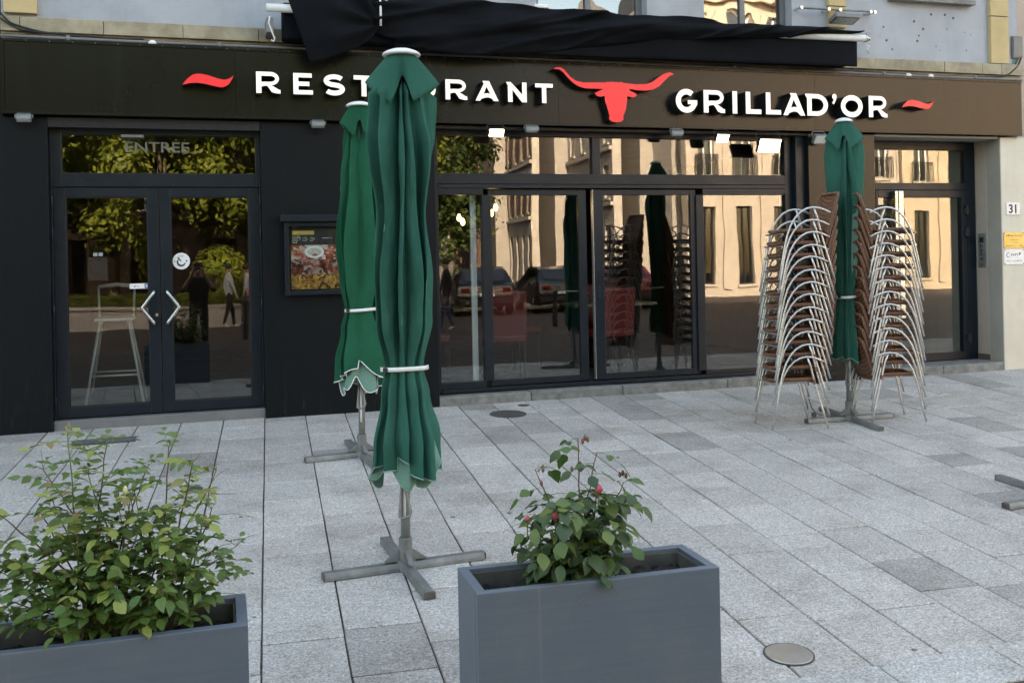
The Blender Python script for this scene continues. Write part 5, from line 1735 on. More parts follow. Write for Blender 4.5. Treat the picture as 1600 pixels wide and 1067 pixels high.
for i, (tx, tz) in enumerate(tips):
    ty = r.uniform(-0.12, 0.12)
    p0 = Vector((r.uniform(-0.13, 0.12), r.uniform(-0.04, 0.04), -0.02))
    p1 = Vector(rel(tx, tz, ty))
    bow = Vector(((p1.x - p0.x) * 0.10, r.uniform(-.03, .03), 0.05))
    pts = B1.cane(p0, p1, bow, 0.0042 if tz > 0.5 else 0.0032, 'stem_brown' if i % 3 else 'stem_green')
    n = len(pts)
    out = Vector((p1.x - p0.x, p1.y - p0.y, 0))
    for k in range(2 if tz > 0.5 else 3, n):
        f = k / (n - 1)
        hgt = pts[k].z + 0.185
        if r.random() < (0.25 if f < 0.4 else 0.0):
            continue
        an = k * 2.4 + i + r.uniform(-.4, .4)
        d = Vector((math.cos(an), math.sin(an) * 0.9 - 0.1, r.uniform(0.1, 0.8)))
        if hgt > 0.60:
            mats = ['leaf_fresh', 'leaf_fresh', 'leaf_bronze']
        elif hgt > 0.45:
            mats = ['leaf_fresh', 'leaf_fresh', 'leaf_fresh', 'leaf_mid']
        else:
            mats = ['leaf_mid', 'leaf_mid', 'leaf_mid', 'leaf_fresh']
        size = r.uniform(0.038, 0.050) * (1.10 - 0.14 * f if tz > 0.5 else 1.0)
        B1.compound(pts[k], d, size, r.choice((2, 2, 3)), mats, 0.35 if hgt < 0.6 else 0.2)
    # young tip
    for q in range(3):
        B1.compound(pts[-1], Vector((r.uniform(-1, 1), r.uniform(-1, 1), 0.8)), r.uniform(0.022, 0.032), 1, ['leaf_bronze', 'leaf_fresh'], 0.2)
for k in range(60):
    an = r.uniform(0, 2 * PI)
    p = Vector((r.uniform(-0.28, 0.20), r.uniform(-0.10, 0.08), r.uniform(0.08, 0.40)))
    B1.compound(p, Vector((math.cos(an), math.sin(an) - 0.4, 0.1)), r.uniform(0.040, 0.054), 2, ['leaf_mid', 'leaf_mid', 'leaf_mid', 'leaf_fresh'], 0.3)
for (bx, bz) in [(-0.225, 0.665), (-0.25, 0.655), (-0.20, 0.672), (-0.21, 0.645)]:
    c0 = Vector(rel(bx, bz, -0.06))
    MB().tube([c0 + Vector((0.012, 0.02, -0.09)), c0], 0.0014, 5).build('bud_stalk', 'stem_green', B1.t)
    MB().lathe([(0.001, -0.012), (0.006, -0.006), (0.008, 0.002), (0.006, 0.011), (0.001, 0.018)], 8, tuple(c0)).build('flower_bud', 'petal_cream' if bx == -0.225 else 'stem_green', B1.t, smooth=True)
B1.finish(EYE - B1.base)

# ---- small bush with pink buds
B2 = Bush('rose_bush', 'small dark leafed rose bush with three pink buds', (1.245, -5.68, 0.185), 6)
B2.broad = 1.25
B2.keep = lambda p: ((p.x - 0.025) / 0.215) ** 2 + ((p.z - 0.22) / 0.30) ** 2 < 1.0 or p.z > 0.36
r = B2.r
rel = lambda x, z, y=0.0: (x - 1.245, y, z - 0.185)
tips = [(1.297, 0.70), (1.363, 0.645), (1.136, 0.60), (1.06, 0.45), (1.158, 0.445), (1.315, 0.52), (1.43, 0.55), (1.47, 0.45), (1.20, 0.50), (1.39, 0.47), (1.26, 0.46), (1.10, 0.36), (1.40, 0.36), (1.22, 0.40), (1.33, 0.40), (1.16, 0.32), (1.30, 0.30)]
for i, (tx, tz) in enumerate(tips):
    ty = r.uniform(-0.09, 0.09) if i not in (3, 4, 5) else -0.08
    p0 = Vector((r.uniform(-0.05, 0.06), r.uniform(-0.03, 0.03), -0.02))
    p1 = Vector(rel(tx, tz, ty))
    pts = B2.cane(p0, p1, (0.0, 0, 0.03), 0.0042, 'stem_red' if i < 6 else 'stem_brown')
    n = len(pts)
    for k in range(3, n):
        f = k / (n - 1)
        hgt = pts[k].z + 0.185
        if r.random() < (0.25 if i in (0, 2) and f > 0.6 else 0.06) + (0.38 if hgt < 0.5 and r.random() < 0.5 else 0.0):
            continue
        an = k * 2.4 + i * 1.7 + r.uniform(-.5, .5)
        d = Vector((math.cos(an), math.sin(an) * 0.9 - 0.25, r.uniform(-0.1, 0.2)))
        B2.compound(pts[k], d, r.uniform(0.048, 0.064) * (1.05 - 0.12 * f if tz > 0.5 else 1.0), 1, ['leaf_dark', 'leaf_dark', 'leaf_dark', 'leaf_light'], 0.45)
for k in range(90):
    an = r.uniform(0, 2 * PI)
    p = Vector((r.gauss(0.02, 0.085), r.gauss(-0.02, 0.05), r.uniform(0.05, 0.34)))
    B2.compound(p, Vector((math.cos(an), math.sin(an) - 0.35, 0.15)), r.uniform(0.044, 0.062), 1, ['leaf_dark', 'leaf_dark', 'leaf_light'], 0.4)
for (bx, bz, big) in [(1.318, 0.540, 0.95), (1.156, 0.460, 0.85), (1.055, 0.463, 0.6)]:
    c0 = Vector(rel(bx, bz, -0.085))
    fl = MB().lathe([(0.002, -0.016 * big), (0.010 * big, -0.010 * big), (0.0145 * big, 0.0), (0.0135 * big, 0.010 * big), (0.008 * big, 0.019 * big), (0.001, 0.024 * big)], 12, tuple(c0)).build('flower_bud', 'petal_pink', B2.t, smooth=True)
    for k in range(5):
        a = 2 * PI * k / 5
        m = MB().tube([c0 + Vector((0.004 * math.cos(a), 0.004 * math.sin(a), -0.016 * big)), c0 + Vector((0.0155 * big * math.cos(a), 0.0155 * big * math.sin(a), -0.002)), c0 + Vector((0.013 * big * math.cos(a), 0.013 * big * math.sin(a), 0.012 * big))], 0.0022 * big, 4, r1=0.0005)
        m.build('sepal', 'stem_green', fl)
    MB().tube([c0 + Vector((0.0, 0.005, -0.07)), c0 + Vector((0, 0, -0.014))], 0.0022, 6).build('bud_stalk', 'stem_green', B2.t)
for (bx, bz) in [(1.297, 0.712), (1.307, 0.705), (1.288, 0.70), (1.137, 0.612), (1.13, 0.565), (1.245, 0.605), (1.44, 0.575), (1.452, 0.565), (1.428, 0.57)]:
    c0 = Vector(rel(bx, bz, -0.02))
    MB().lathe([(0.001, -0.010), (0.005, -0.005), (0.0065, 0.001), (0.005, 0.007), (0.001, 0.012)], 8, tuple(c0)).build('flower_bud', 'bud_brown', B2.t, smooth=True)
B2.finish(EYE - B2.base)

# ================================================================== covers in the pavement
def lay(o, x, y, dz=0.004):
    o.location = (x, y, gz(y) + dz)
    o.rotation_euler = (math.atan(SLOPE), 0, 0)
t_ = thing('round_cover', (2.61, -0.50, gz(-0.5) + 0.002), 'dark round iron cover in the slabs by the sill', 'cover')
t_.rotation_euler = (math.atan(SLOPE), 0, 0)
MB().lathe([(0.165, -0.02), (0.165, 0.001), (0.150, 0.002), (0.148, 0.0005), (0.0, 0.0005)], 36).build('lid', 'cast_iron', t_)
t_ = thing('steel_disc', (2.295, -5.405, gz(-5.405) + 0.003), 'shiny brushed steel disc set in the slabs near the kerb', 'cover')
t_.rotation_euler = (math.atan(SLOPE), 0, 0)
MB().lathe([(0.097, -0.02), (0.097, 0.001), (0.094, 0.003), (0.0, 0.0035)], 40).build('lid', 'steel_brushed', t_)
MB().lathe([(0.104, -0.02), (0.104, 0.0006), (0.098, 0.0008)], 40).build('rim', 'cast_iron', t_)
t_ = thing('drain_grate', (-0.735, -0.47, gz(-0.47) + 0.003), 'patterned iron grate in the slabs before the double door', 'grate')
t_.rotation_euler = (math.atan(SLOPE), 0, rad(2))
MB().box(-0.235, 0.235, -0.10, 0.10, -0.02, 0.0).build('tray', 'cast_iron', t_)
for k in range(26):
    MB().obox(Matrix.Translation((-0.22 + 0.0176 * k, 0, 0.0022)) @ Matrix.Rotation(rad(35 if k % 2 else -35), 4, 'Z'), 0.004, 0.085, 0.002).build('bar', 'galvanised', t_)
for (xx, yy) in [(2.86, -0.18), (-0.05, -2.1)]:
    t_ = thing('valve_cover', (xx, yy, gz(yy) + 0.002), {2.86: 'small oval valve cover between the sill and the round cover', -0.05: 'small valve cover in the slabs behind the big rose'}[xx], 'cover')
    t_.rotation_euler = (math.atan(SLOPE), 0, 0)
    MB().lathe([(0.055, -0.02), (0.055, 0.001), (0.0, 0.002)], 20).build('lid', 'cast_iron', t_)

# ================================================================== inside the restaurant
def red_chair(x, y, rz, label):
    t_ = thing('dining_chair', (x, y, 0.086), label, 'chair', 'red dining chairs inside', rz)
    MB().box(-0.22, 0.22, -0.22, 0.22, 0.40, 0.48).build('seat', 'red_leather', t_, bevel=0.02)
    m = MB()
    m.obox(Matrix.Translation((0, 0.22, 0.70)) @ Matrix.Rotation(rad(-8), 4, 'X'), 0.22, 0.03, 0.24)
    m.build('backrest', 'red_leather', t_, bevel=0.02)
    for sx in (-1, 1):
        for sy in (-1, 1):
            MB().tube([(0.19 * sx, 0.19 * sy, 0.40), (0.21 * sx, 0.21 * sy, 0.0)], 0.016, 8).build('leg', 'black_plastic', t_)
red_chair(3.05, 1.05, rad(170), 'red upholstered chair behind the first sliding window')
red_chair(3.55, 2.2, rad(20), 'red upholstered chair deeper in the room near the window gap')
red_chair(4.25, 1.1, rad(185), 'red upholstered chair behind the second sliding window')
red_chair(4.75, 2.3, rad(-10), 'red upholstered chair at the far side of the second table')
red_chair(2.35, 1.5, rad(80), 'red upholstered chair behind the fixed pane with the white upright')
for x, y, lb in ((3.1, 1.75, 'wooden table behind the first sliding window'), (4.5, 1.75, 'wooden table behind the second sliding window')):
    t_ = thing('dining_table', (x, y, 0.086), lb, 'table', 'wooden tables inside')
    MB().box(-0.5, 0.5, -0.36, 0.36, 0.71, 0.745).build('table_top', 'table_wood', t_, bevel=0.006)
    MB().lathe([(0.22, 0), (0.22, 0.02), (0.035, 0.04), (0.035, 0.70), (0.12, 0.709)], 16).build('pedestal', 'black_plastic', t_)
    for gx, gy, gl_ in ((-0.3, -0.2, 'outer glass of the pair on the '), (-0.2, -0.24, 'inner glass of the pair on the '), (0.28, 0.1, 'single glass on the ')):
        g_ = thing('drinking_glass', (x + gx, y + gy, 0.086 + 0.746), gl_ + lb, 'glass', 'glasses on the tables inside')
        MB().lathe([(0.028, 0), (0.034, 0.10), (0.031, 0.10), (0.026, 0.005)], 14).build('tumbler', 'glass_case', g_, smooth=True)
st = thing('bar_stool', (-0.74, 0.95, 0.086), 'pale tubular high stool standing behind the glass of the double door', 'stool')
for sx in (-1, 1):
    for sy in (-1, 1):
        MB().tube([(0.12 * sx, 0.12 * sy, 0.78), (0.25 * sx, 0.25 * sy, 0.0)], 0.013, 8).build('leg', 'stool_frame', st, smooth=True)
MB().box(-0.17, 0.17, -0.17, 0.17, 0.77, 0.80).build('seat', 'stool_frame', st, bevel=0.01)
m = MB()
for s in (-1, 1):
    m.tube([(0.15 * s, 0.16, 0.80), (0.16 * s, 0.22, 1.08)], 0.011, 8)
m.tube([(-0.16, 0.22, 1.08), (0, 0.24, 1.10), (0.16, 0.22, 1.08)], 0.02, 8)
m.build('backrest', 'stool_frame', st, smooth=True)
MB().tube([(-0.20, -0.20, 0.28), (0.20, -0.20, 0.28)], 0.010, 8).tube([(-0.20, 0.20, 0.28), (0.20, 0.20, 0.28)], 0.010, 8).build('foot_rest', 'stool_frame', st, smooth=True)
for (x, y, z, lb) in [(2.74, 1.6, 1.82, 'warm pendant bulb nearest the white upright'), (2.82, 1.75, 1.78, 'warm pendant bulb just past the white upright'), (3.05, 1.4, 1.86, 'lower of the two bulbs behind the first sliding window'), (3.16, 1.6, 1.93, 'higher of the two bulbs behind the first sliding window')]:
    t_ = thing('pendant_bulb', (x, y, z), lb, 'bulb', 'pendant bulbs inside')
    MB().tube([(0, 0, 0.07), (0, 0, 2.66 - z)], 0.003, 5).build('flex', 'cable', t_)
    MB().lathe([(0.010, 0.035), (0.014, 0.04), (0.014, 0.07), (0.008, 0.075)], 10).build('socket', 'black_plastic', t_)
    MB().lathe([(0.002, -0.045), (0.018, -0.036), (0.025, -0.015), (0.020, 0.012), (0.011, 0.034)], 14).build('bulb', 'bulb_on', t_, smooth=True)

# ================================================================== across the square (seen in the glass)
ZS = gz(-10)
def row_house(name, label, x0, x1, yf, h, mat, floors, nwin, gf, seed, shutters=None, balcony=False, turn=None):
    """house whose front at y = yf looks back at the restaurant (+Y)"""
    rs = random.Random(seed)
    cx_ = (x0 + x1) / 2
    t_ = thing(name, (cx_, yf, ZS), label, 'building', 'houses across the square')
    if turn:
        t_.location = (turn[0], turn[1], ZS); t_.rotation_euler = (0, 0, rad(turn[2]))
    W_ = x1 - x0
    bay = W_ / nwin
    ww = bay * 0.42
    fh = (h - gf) / floors
    rows = [(0.5, gf - 0.7)] + [(gf + k * fh + 0.5, gf + (k + 1) * fh - 0.45) for k in range(floors)]
    xs = [-W_ / 2]
    for k in range(nwin):
        c_ = -W_ / 2 + bay * (k + 0.5)
        xs += [c_ - ww / 2, c_ + ww / 2]
    xs.append(W_ / 2)
    m = MB()
    for i in range(len(xs) - 1):
        if i % 2 == 0:
            m.box(xs[i], xs[i + 1], -0.4, 0, 0, h)
        else:
            zz = 0
            for a, b in rows:
                m.box(xs[i], xs[i + 1], -0.4, 0, zz, a)
                zz = b
            m.box(xs[i], xs[i + 1], -0.4, 0, zz, h)
    m.build('wall', mat, t_)
    if balcony:
        for k in range(nwin + 1):
            xx = -W_ / 2 + bay * k
            MB().box(max(-W_ / 2, xx - 0.16), min(W_ / 2, xx + 0.16), 0.003, 0.10, 0.3, gf + 0.08).build('pilaster', mat, t_, bevel=0.02)
            MB().box(max(-W_ / 2, xx - 0.10), min(W_ / 2, xx + 0.10), 0.003, 0.07, gf + 0.30, h - 0.3).build('pilaster', mat, t_, bevel=0.02)
    MB().box(-W_ / 2, W_ / 2, -7, -1.2, 0, h - 0.02).build('core', 'far_core', t_)
    for k in range(1, floors + 1):
        z_ = gf + (k - 1) * fh + 0.1
        MB().box(-W_ / 2, W_ / 2, 0.002, 0.16, z_, z_ + 0.18).build('cornice', mat, t_, bevel=0.02)
    MB().box(-W_ / 2, W_ / 2, -0.3, 0.35, h, h + 0.3).build('eaves', mat, t_, bevel=0.03)
    m = MB()
    m.v = [(-W_ / 2, 0.4, h + 0.3), (W_ / 2, 0.4, h + 0.3), (W_ / 2, -7.2, h + 0.3), (-W_ / 2, -7.2, h + 0.3), (-W_ / 2, -3.4, h + 2.6), (W_ / 2, -3.4, h + 2.6)]
    m.f = [(0, 1, 5, 4), (1, 2, 5), (2, 3, 4, 5), (3, 0, 4), (3, 2, 1, 0)]; m.mi = [0] * 5
    m.build('roof', 'roof_slate', t_, fix=True)
    for k in range(nwin):
        a_, b_ = xs[1 + 2 * k], xs[2 + 2 * k]
        for ri, (za, zb) in enumerate(rows):
            fr_ = MB().frame(a_, b_, za, zb, 0.07, -0.24, -0.16).box((a_ + b_) / 2 - 0.035, (a_ + b_) / 2 + 0.035, -0.238, -0.162, za + 0.07, zb - 0.07).build('window', 'white_paint' if ri else 'gasket', t_)
            MB().box(a_ + 0.07, b_ - 0.07, -0.205, -0.2, za + 0.07, zb - 0.07).build('pane', 'glass_far', fr_)
            MB().box(a_ - 0.08, b_ + 0.08, -0.05, 0.09, za - 0.1, za - 0.002).build('sill', mat, fr_)
            if balcony and ri:
                m = MB()
                m.box(a_ - 0.15, b_ + 0.15, 0.10, 0.14, za + 0.86, za + 0.90)
                n = 14
                for q in range(n + 1):
                    xx = a_ - 0.15 + (b_ - a_ + 0.3) * q / n
                    m.box(xx - 0.012, xx + 0.012, 0.105, 0.13, za, za + 0.86)
                m.build('balcony_rail', 'black_plastic', fr_)
            if shutters and ri:
                for s in (-1, 1):
                    xx = a_ - 0.26 if s < 0 else b_ + 0.26
                    MB().box(xx - 0.24, xx + 0.24, 0.005, 0.05, za, zb).build('shutter', shutters, fr_)
    return t_
row_house('row_house', 'brick house behind the trees across the square', -26, 9.0, -38, 11.5, 'far_brick', 3, 11, 3.6, 1, None)
# side street running away from the square: its fronts look west and get only grazing sun
row_house('row_house', 'whitish corner house with tall windows where the side street leaves the square', 0, 8.0, 0, 11.0, 'far_white', 3, 4, 3.8, 3, None, False, (17.6, -34.3, 97))
row_house('row_house', 'narrow pale house with brown shutters in the side street', 0, 7.0, 0, 12.0, 'far_white', 3, 4, 3.6, 2, 'far_brick', False, (16.6, -41.9, 97))
row_house('row_house', 'brick house far down the side street', 0, 9.0, 0, 11.0, 'far_brick', 3, 5, 3.6, 6, None, True, (15.6, -50.0, 97))
row_house('row_house', 'pale house at the end of the side street', 0, 9.0, 0, 12.0, 'far_white', 3, 5, 3.6, 7, None, True, (14.5, -59.1, 97))
row_house('row_house', 'sunlit cream house with iron balconies across the square', 18.9, 29.5, -27, 12.0, 'far_cream', 3, 6, 4.4, 4, None, True)
row_house('row_house', 'ochre house with balconies at the far end of the square', 29.7, 44, -27, 12.5, 'far_ochre', 3, 7, 4.2, 5, None, True)

def tree(x, y, H_, cr_, seed, mat, label, n=34000, low=0.13):
    rs = random.Random(seed)
    t_ = thing('plane_tree', (x, y, ZS), label, 'tree', 'trees across the square')
    m = MB()
    th = H_ * 0.34
    m.tube([(0, 0, 0), (0.04, 0.02, th * 0.5), (0.0, 0.08, th), (0.05, 0, H_ * 0.6)], 0.24, 10, r1=0.10)
    tips = []
    for k in range(9):
        a = k * 2.4 + rs.uniform(-.3, .3)
        z0 = th * rs.uniform(0.75, 1.25)
        e = Vector((math.cos(a) * cr_ * rs.uniform(.45, .8), math.sin(a) * cr_ * rs.uniform(.45, .8), H_ * rs.uniform(0.5, 0.85)))
        m.tube(bezier(Vector((0, 0, z0)), Vector((e.x * 0.4, e.y * 0.4, e.z * 0.9)), e, 6), 0.08, 6, r1=0.02)
        tips.append(e)
    m.build('trunk', 'bark', t_, smooth=True)
    cl = []
    for k in range(130):
        u = rs.random() ** 0.5
        a, b = rs.uniform(0, 2 * PI), rs.uniform(-1, 1)
        s = math.sqrt(1 - b * b)
        cl.append((Vector((cr_ * u * s * math.cos(a), cr_ * u * s * math.sin(a), H_ * (low + 0.98) / 2 + H_ * (0.98 - low) / 2 * u * b)), rs.uniform(0.35, 0.8)))
    m = MB()
    for k in range(n):
        c0, rr = rs.choice(cl)
        d = Vector((rs.gauss(0, 1), rs.gauss(0, 1), rs.gauss(0, 1))).normalized()
        p = c0 + d * rr * rs.uniform(0.4, 1.0) * (1.0 if k % 3 else 1.8)
        nrm = (d + Vector((rs.uniform(-.6, .6), rs.uniform(-.6, .6), rs.uniform(0, .8)))).normalized()
        t1 = nrm.orthogonal().normalized()
        t1 = Matrix.Rotation(rs.uniform(0, 6.28), 3, nrm) @ t1
        t2 = nrm.cross(t1)
        s = rs.uniform(0.07, 0.14)
        b = len(m.v)
        m.v += [tuple(p - t1 * s), tuple(p + t2 * s * 0.6), tuple(p + t1 * s), tuple(p - t2 * s * 0.6)]
        m.face((b, b + 1, b + 2, b + 3))
    m.build('crown', mat, t_)
tree(-5.5, -21.5, 13.0, 4.6, 1, 'crown_green', 'big plane tree across the square in front of the brick house')
tree(-1.0, -24.0, 13.5, 4.6, 2, 'crown_green', 'plane tree across the square between two others')
tree(3.4, -22.5, 12.5, 4.2, 3, 'crown_green', 'plane tree across the square opposite the double door')
tree(7.6, -27.0, 12.0, 3.8, 4, 'crown_dark', 'darker plane tree across the square beside the pale houses')
tree(-10.5, -24.0, 13.5, 4.8, 5, 'crown_green', 'plane tree at the far edge of the trees across the square')
tree(10.5, -40.0, 10.0, 3.8, 6, 'crown_dark', 'dark tree closing the view down the side street')
tree(-8.0, -30.0, 14.0, 4.4, 7, 'crown_dark', 'dark tree of the back row across the square, far end', 16000, 0.12)
tree(-3.0, -31.0, 14.0, 4.4, 8, 'crown_dark', 'dark tree of the back row across the square, second along', 16000, 0.12)
tree(2.0, -30.5, 14.0, 4.4, 9, 'crown_dark', 'dark tree of the back row opposite the double door', 16000, 0.12)
tree(6.6, -33.0, 13.0, 4.0, 10, 'crown_dark', 'dark tree of the back row nearest the side street', 16000, 0.12)
def shrub(x, y, r_, h_, seed, label):
    rs = random.Random(seed)
    t_ = thing('shrub', (x, y, ZS), label, 'shrub', 'shrubs across the square')
    MB().tube([(0, 0, 0), (0, 0, h_ * 0.6)], 0.05, 6).build('stem', 'bark', t_)
    m = MB()
    for k in range(2600):
        d = Vector((rs.gauss(0, 1), rs.gauss(0, 1), rs.gauss(0, 1))).normalized()
        bump = 0.85 + 0.3 * mnoise.noise(d * 2.2 + Vector((seed, 0, 0)))
        p = Vector((d.x * r_, d.y * r_, h_ * 0.52 + d.z * h_ * 0.5)) * 1.0
        p = Vector((p.x * bump * rs.uniform(.75, 1), p.y * bump * rs.uniform(.75, 1), p.z * rs.uniform(.92, 1.02)))
        nrm = (d + Vector((rs.uniform(-.5, .5), rs.uniform(-.5, .5), .3))).normalized()
        t1 = nrm.orthogonal().normalized(); t2 = nrm.cross(t1); s = rs.uniform(0.05, 0.10)
        b = len(m.v)
        m.v += [tuple(p - t1 * s), tuple(p + t2 * s * 0.6), tuple(p + t1 * s), tuple(p - t2 * s * 0.6)]
        m.face((b, b + 1, b + 2, b + 3))
    m.build('foliage', 'crown_green', t_)
shrub(2.6, -20.6, 1.5, 3.2, 2, 'tall rounded shrub across the square opposite the door')
shrub(0.6, -21.5, 1.1, 2.2, 3, 'lower rounded shrub across the square')
shrub(5.4, -21.8, 1.2, 2.6, 4, 'rounded shrub across the square near the pale houses')
gw = thing('garden_wall', (-5.5, -19.5, ZS), 'low pale stone wall with coping below the trees across the square', 'wall')
MB().box(-8, 6.6, -0.2, 0.2, 0, 0.52).build('wall', 'far_white', gw)
MB().box(-8.02, 6.62, -0.25, 0.25, 0.521, 0.60).build('coping', 'far_white', gw, bevel=0.01)
hg = thing('clipped_hedge', (-5.5, -20.0, ZS), 'clipped hedge behind the low stone wall across the square', 'hedge')
rs = random.Random(17)
m = MB()
for k in range(7000):
    p = Vector((rs.uniform(-8, 6.5), rs.choice((rs.uniform(-.3, .3), 0.3)), rs.uniform(0.2, 0.95)))
    nrm = Vector((rs.uniform(-.6, .6), rs.uniform(0, 1), rs.uniform(0, 1))).normalized()
    t1 = nrm.orthogonal().normalized(); t2 = nrm.cross(t1); s = rs.uniform(0.04, 0.08)
    b = len(m.v)
    m.v += [tuple(p - t1 * s), tuple(p + t2 * s * 0.6), tuple(p + t1 * s), tuple(p - t2 * s * 0.6)]
    m.face((b, b + 1, b + 2, b + 3))
m.build('foliage', 'crown_green', hg)

# ------------------------------------------------------------------ people
plain('skin', (0.36, 0.20, 0.14), 0.55, var=0.08)
plain('hair_dark', (0.02, 0.015, 0.012), 0.6)
plain('wear_black', (0.012, 0.012, 0.013), 0.85)
plain('wear_navy', (0.02, 0.025, 0.05), 0.85)
plain('wear_grey', (0.42, 0.43, 0.45), 0.85)
plain('wear_jeans', (0.04, 0.06, 0.12), 0.85)
plain('shoe_white', (0.65, 0.65, 0.65), 0.6)

def person(loc, rz, label, J, top, legs, shoe, sleeves, hair=True):
    """J: joints in metres for a 1.72 m figure facing +Y locally"""
    t_ = thing('person', loc, label, 'person', 'people in the square', rz)
    names = list(J)
    idx = {n: i for i, n in enumerate(names)}
    bones = [('pelvis', 'waist'), ('waist', 'chest'), ('chest', 'neck'), ('neck', 'headlow'), ('headlow', 'head')]
    for s in 'LR':
        bones += [('chest', 'sh' + s), ('sh' + s, 'el' + s), ('el' + s, 'wr' + s), ('wr' + s, 'ha' + s), ('pelvis', 'hip' + s), ('hip' + s, 'kn' + s), ('kn' + s, 'an' + s), ('an' + s, 'toe' + s)]
        for k in range(5):
            bones.append(('ha' + s, 'f%d' % k + s))
    RAD = {'pelvis': (.15, .11), 'waist': (.14, .10), 'chest': (.16, .115), 'neck': (.06, .06), 'headlow': (.075, .085), 'head': (.078, .095), 'sh': (.065, .065), 'el': (.045, .045), 'wr': (.030, .030), 'ha': (.034, .018), 'hip': (.085, .09), 'kn': (.062, .064), 'an': (.042, .046), 'toe': (.042, .030)}
    for s in 'LR':
        ha, wr = Vector(J['ha' + s]), Vector(J['wr' + s])
        d = (ha - wr).normalized()
        sd = d.cross(Vector((0, 1, 0.3))).normalized()
        for k in range(5):
            if k == 0:
                tip = ha + sd * (0.05 if s == 'L' else -0.05) + d * 0.02
            else:
                tip = ha + d * (0.075 + 0.008 * (2 - abs(k - 2.5))) + sd * (k - 2.5) * 0.016 + Vector((0, 0.02, 0))
            J['f%d' % k + s] = tuple(tip)
            names.append('f%d' % k + s)
            idx['f%d' % k + s] = len(names) - 1
    me = bpy.data.meshes.new('body')
    me.from_pydata([J[n] for n in names], [(idx[a], idx[b]) for a, b in bones], [])
    o = bpy.data.objects.new('body', me)
    COL.objects.link(o)
    sk = o.modifiers.new('skin', 'SKIN')
    for n in names:
        key = n[:-1] if n[-1] in 'LR' and n[:-1] in RAD else n
        o.data.skin_vertices[0].data[idx[n]].radius = RAD.get(key, (.0095, .0095)) if not n.startswith('f') else (.0095, .0095)
    o.data.skin_vertices[0].data[idx['pelvis']].use_root = True
    sb = o.modifiers.new('sub', 'SUBSURF'); sb.levels = 2; sb.render_levels = 2
    dg = bpy.context.evaluated_depsgraph_get()
    m2 = bpy.data.meshes.new_from_object(o.evaluated_get(dg))
    bpy.data.objects.remove(o)
    m2.name = 'body'
    m2.materials.clear()
    for mt in ('skin', top, legs, shoe):
        m2.materials.append(MAT[mt])
    segs = []
    for a, b in bones:
        k = 0
        if a in ('pelvis',) and b.startswith('hip') or a[:3] == 'hip' or a[:2] == 'kn': k = 2
        elif a[:2] == 'an': k = 3
        elif a in ('pelvis', 'waist', 'chest') and b != 'neck': k = 1
        elif a[:2] == 'sh': k = 1
        elif a[:2] == 'el' and sleeves: k = 1
        segs.append((Vector(J[a]), Vector(J[b]), k))
    for p in m2.polygons:
        c_ = p.center
        best, kk = 9, 0
        for a, b, k in segs:
            ab = b - a
            t = max(0, min(1, (c_ - a).dot(ab) / max(1e-9, ab.length_squared)))
            dd = (a + ab * t - c_).length - (0.06 if k in (1,) else 0.0)
            if dd < best: best, kk = dd, k
        p.material_index = kk
        p.use_smooth = True
    bo = bpy.data.objects.new('body', m2)
    COL.objects.link(bo)
    bo.parent = t_
    hd = Vector(J['head'])
    f = Vector((0, 1, 0))
    if hair:
        m = MB()
        m.lathe([(0.05, -0.05), (0.088, -0.01), (0.098, 0.04), (0.088, 0.085), (0.055, 0.115), (0.01, 0.125)], 18, (hd.x, hd.y - 0.018, hd.z - 0.01))
        m.build('hair', 'hair_dark', t_, smooth=True)
    for s in (-1, 1):
        MB().lathe([(0.002, -0.006), (0.011, 0.0), (0.002, 0.006)], 8, (hd.x + s * 0.032, hd.y + 0.082, hd.z - 0.035), axis='Y').build('eye', 'ink', t_)
        MB().lathe([(0.006, -0.02), (0.016, -0.005), (0.016, 0.012), (0.006, 0.024)], 8, (hd.x + s * 0.082, hd.y, hd.z - 0.04)).build('ear', 'skin', t_, smooth=True)
    MB().tube([hd + Vector((0, 0.085, -0.03)), hd + Vector((0, 0.108, -0.062)), hd + Vector((0, 0.09, -0.07))], 0.012, 6).build('nose', 'skin', t_, smooth=True)
    MB().tube([hd + Vector((-0.024, 0.083, -0.095)), hd + Vector((0, 0.092, -0.097)), hd + Vector((0.024, 0.083, -0.095))], 0.006, 6).build('mouth', 'red_leather', t_)
    return t_

def stand(step=0.0, arm=0.0):
    J = {'pelvis': (0, 0, .94), 'waist': (0, 0, 1.10), 'chest': (0, 0, 1.33), 'neck': (0, 0.0, 1.48), 'headlow': (0, 0.02, 1.56), 'head': (0, 0.025, 1.64)}
    for s, sg in (('L', -1), ('R', 1)):
        f = step * sg
        J.update({'sh' + s: (.18 * sg, 0, 1.41), 'el' + s: (.23 * sg, -f * .3 + arm * .1, 1.13), 'wr' + s: (.22 * sg, .08 - f * .4 + arm * .25, .90 + arm * .12), 'ha' + s: (.21 * sg, .10 - f * .42 + arm * .3, .83 + arm * .13),
                  'hip' + s: (.09 * sg, 0, .90), 'kn' + s: (.10 * sg, .04 + f * .35, .49), 'an' + s: (.10 * sg, f * .75, .085 + max(0, -f) * .2), 'toe' + s: (.11 * sg, .15 + f * .75, .035 + max(0, -f) * .12)})
    return J
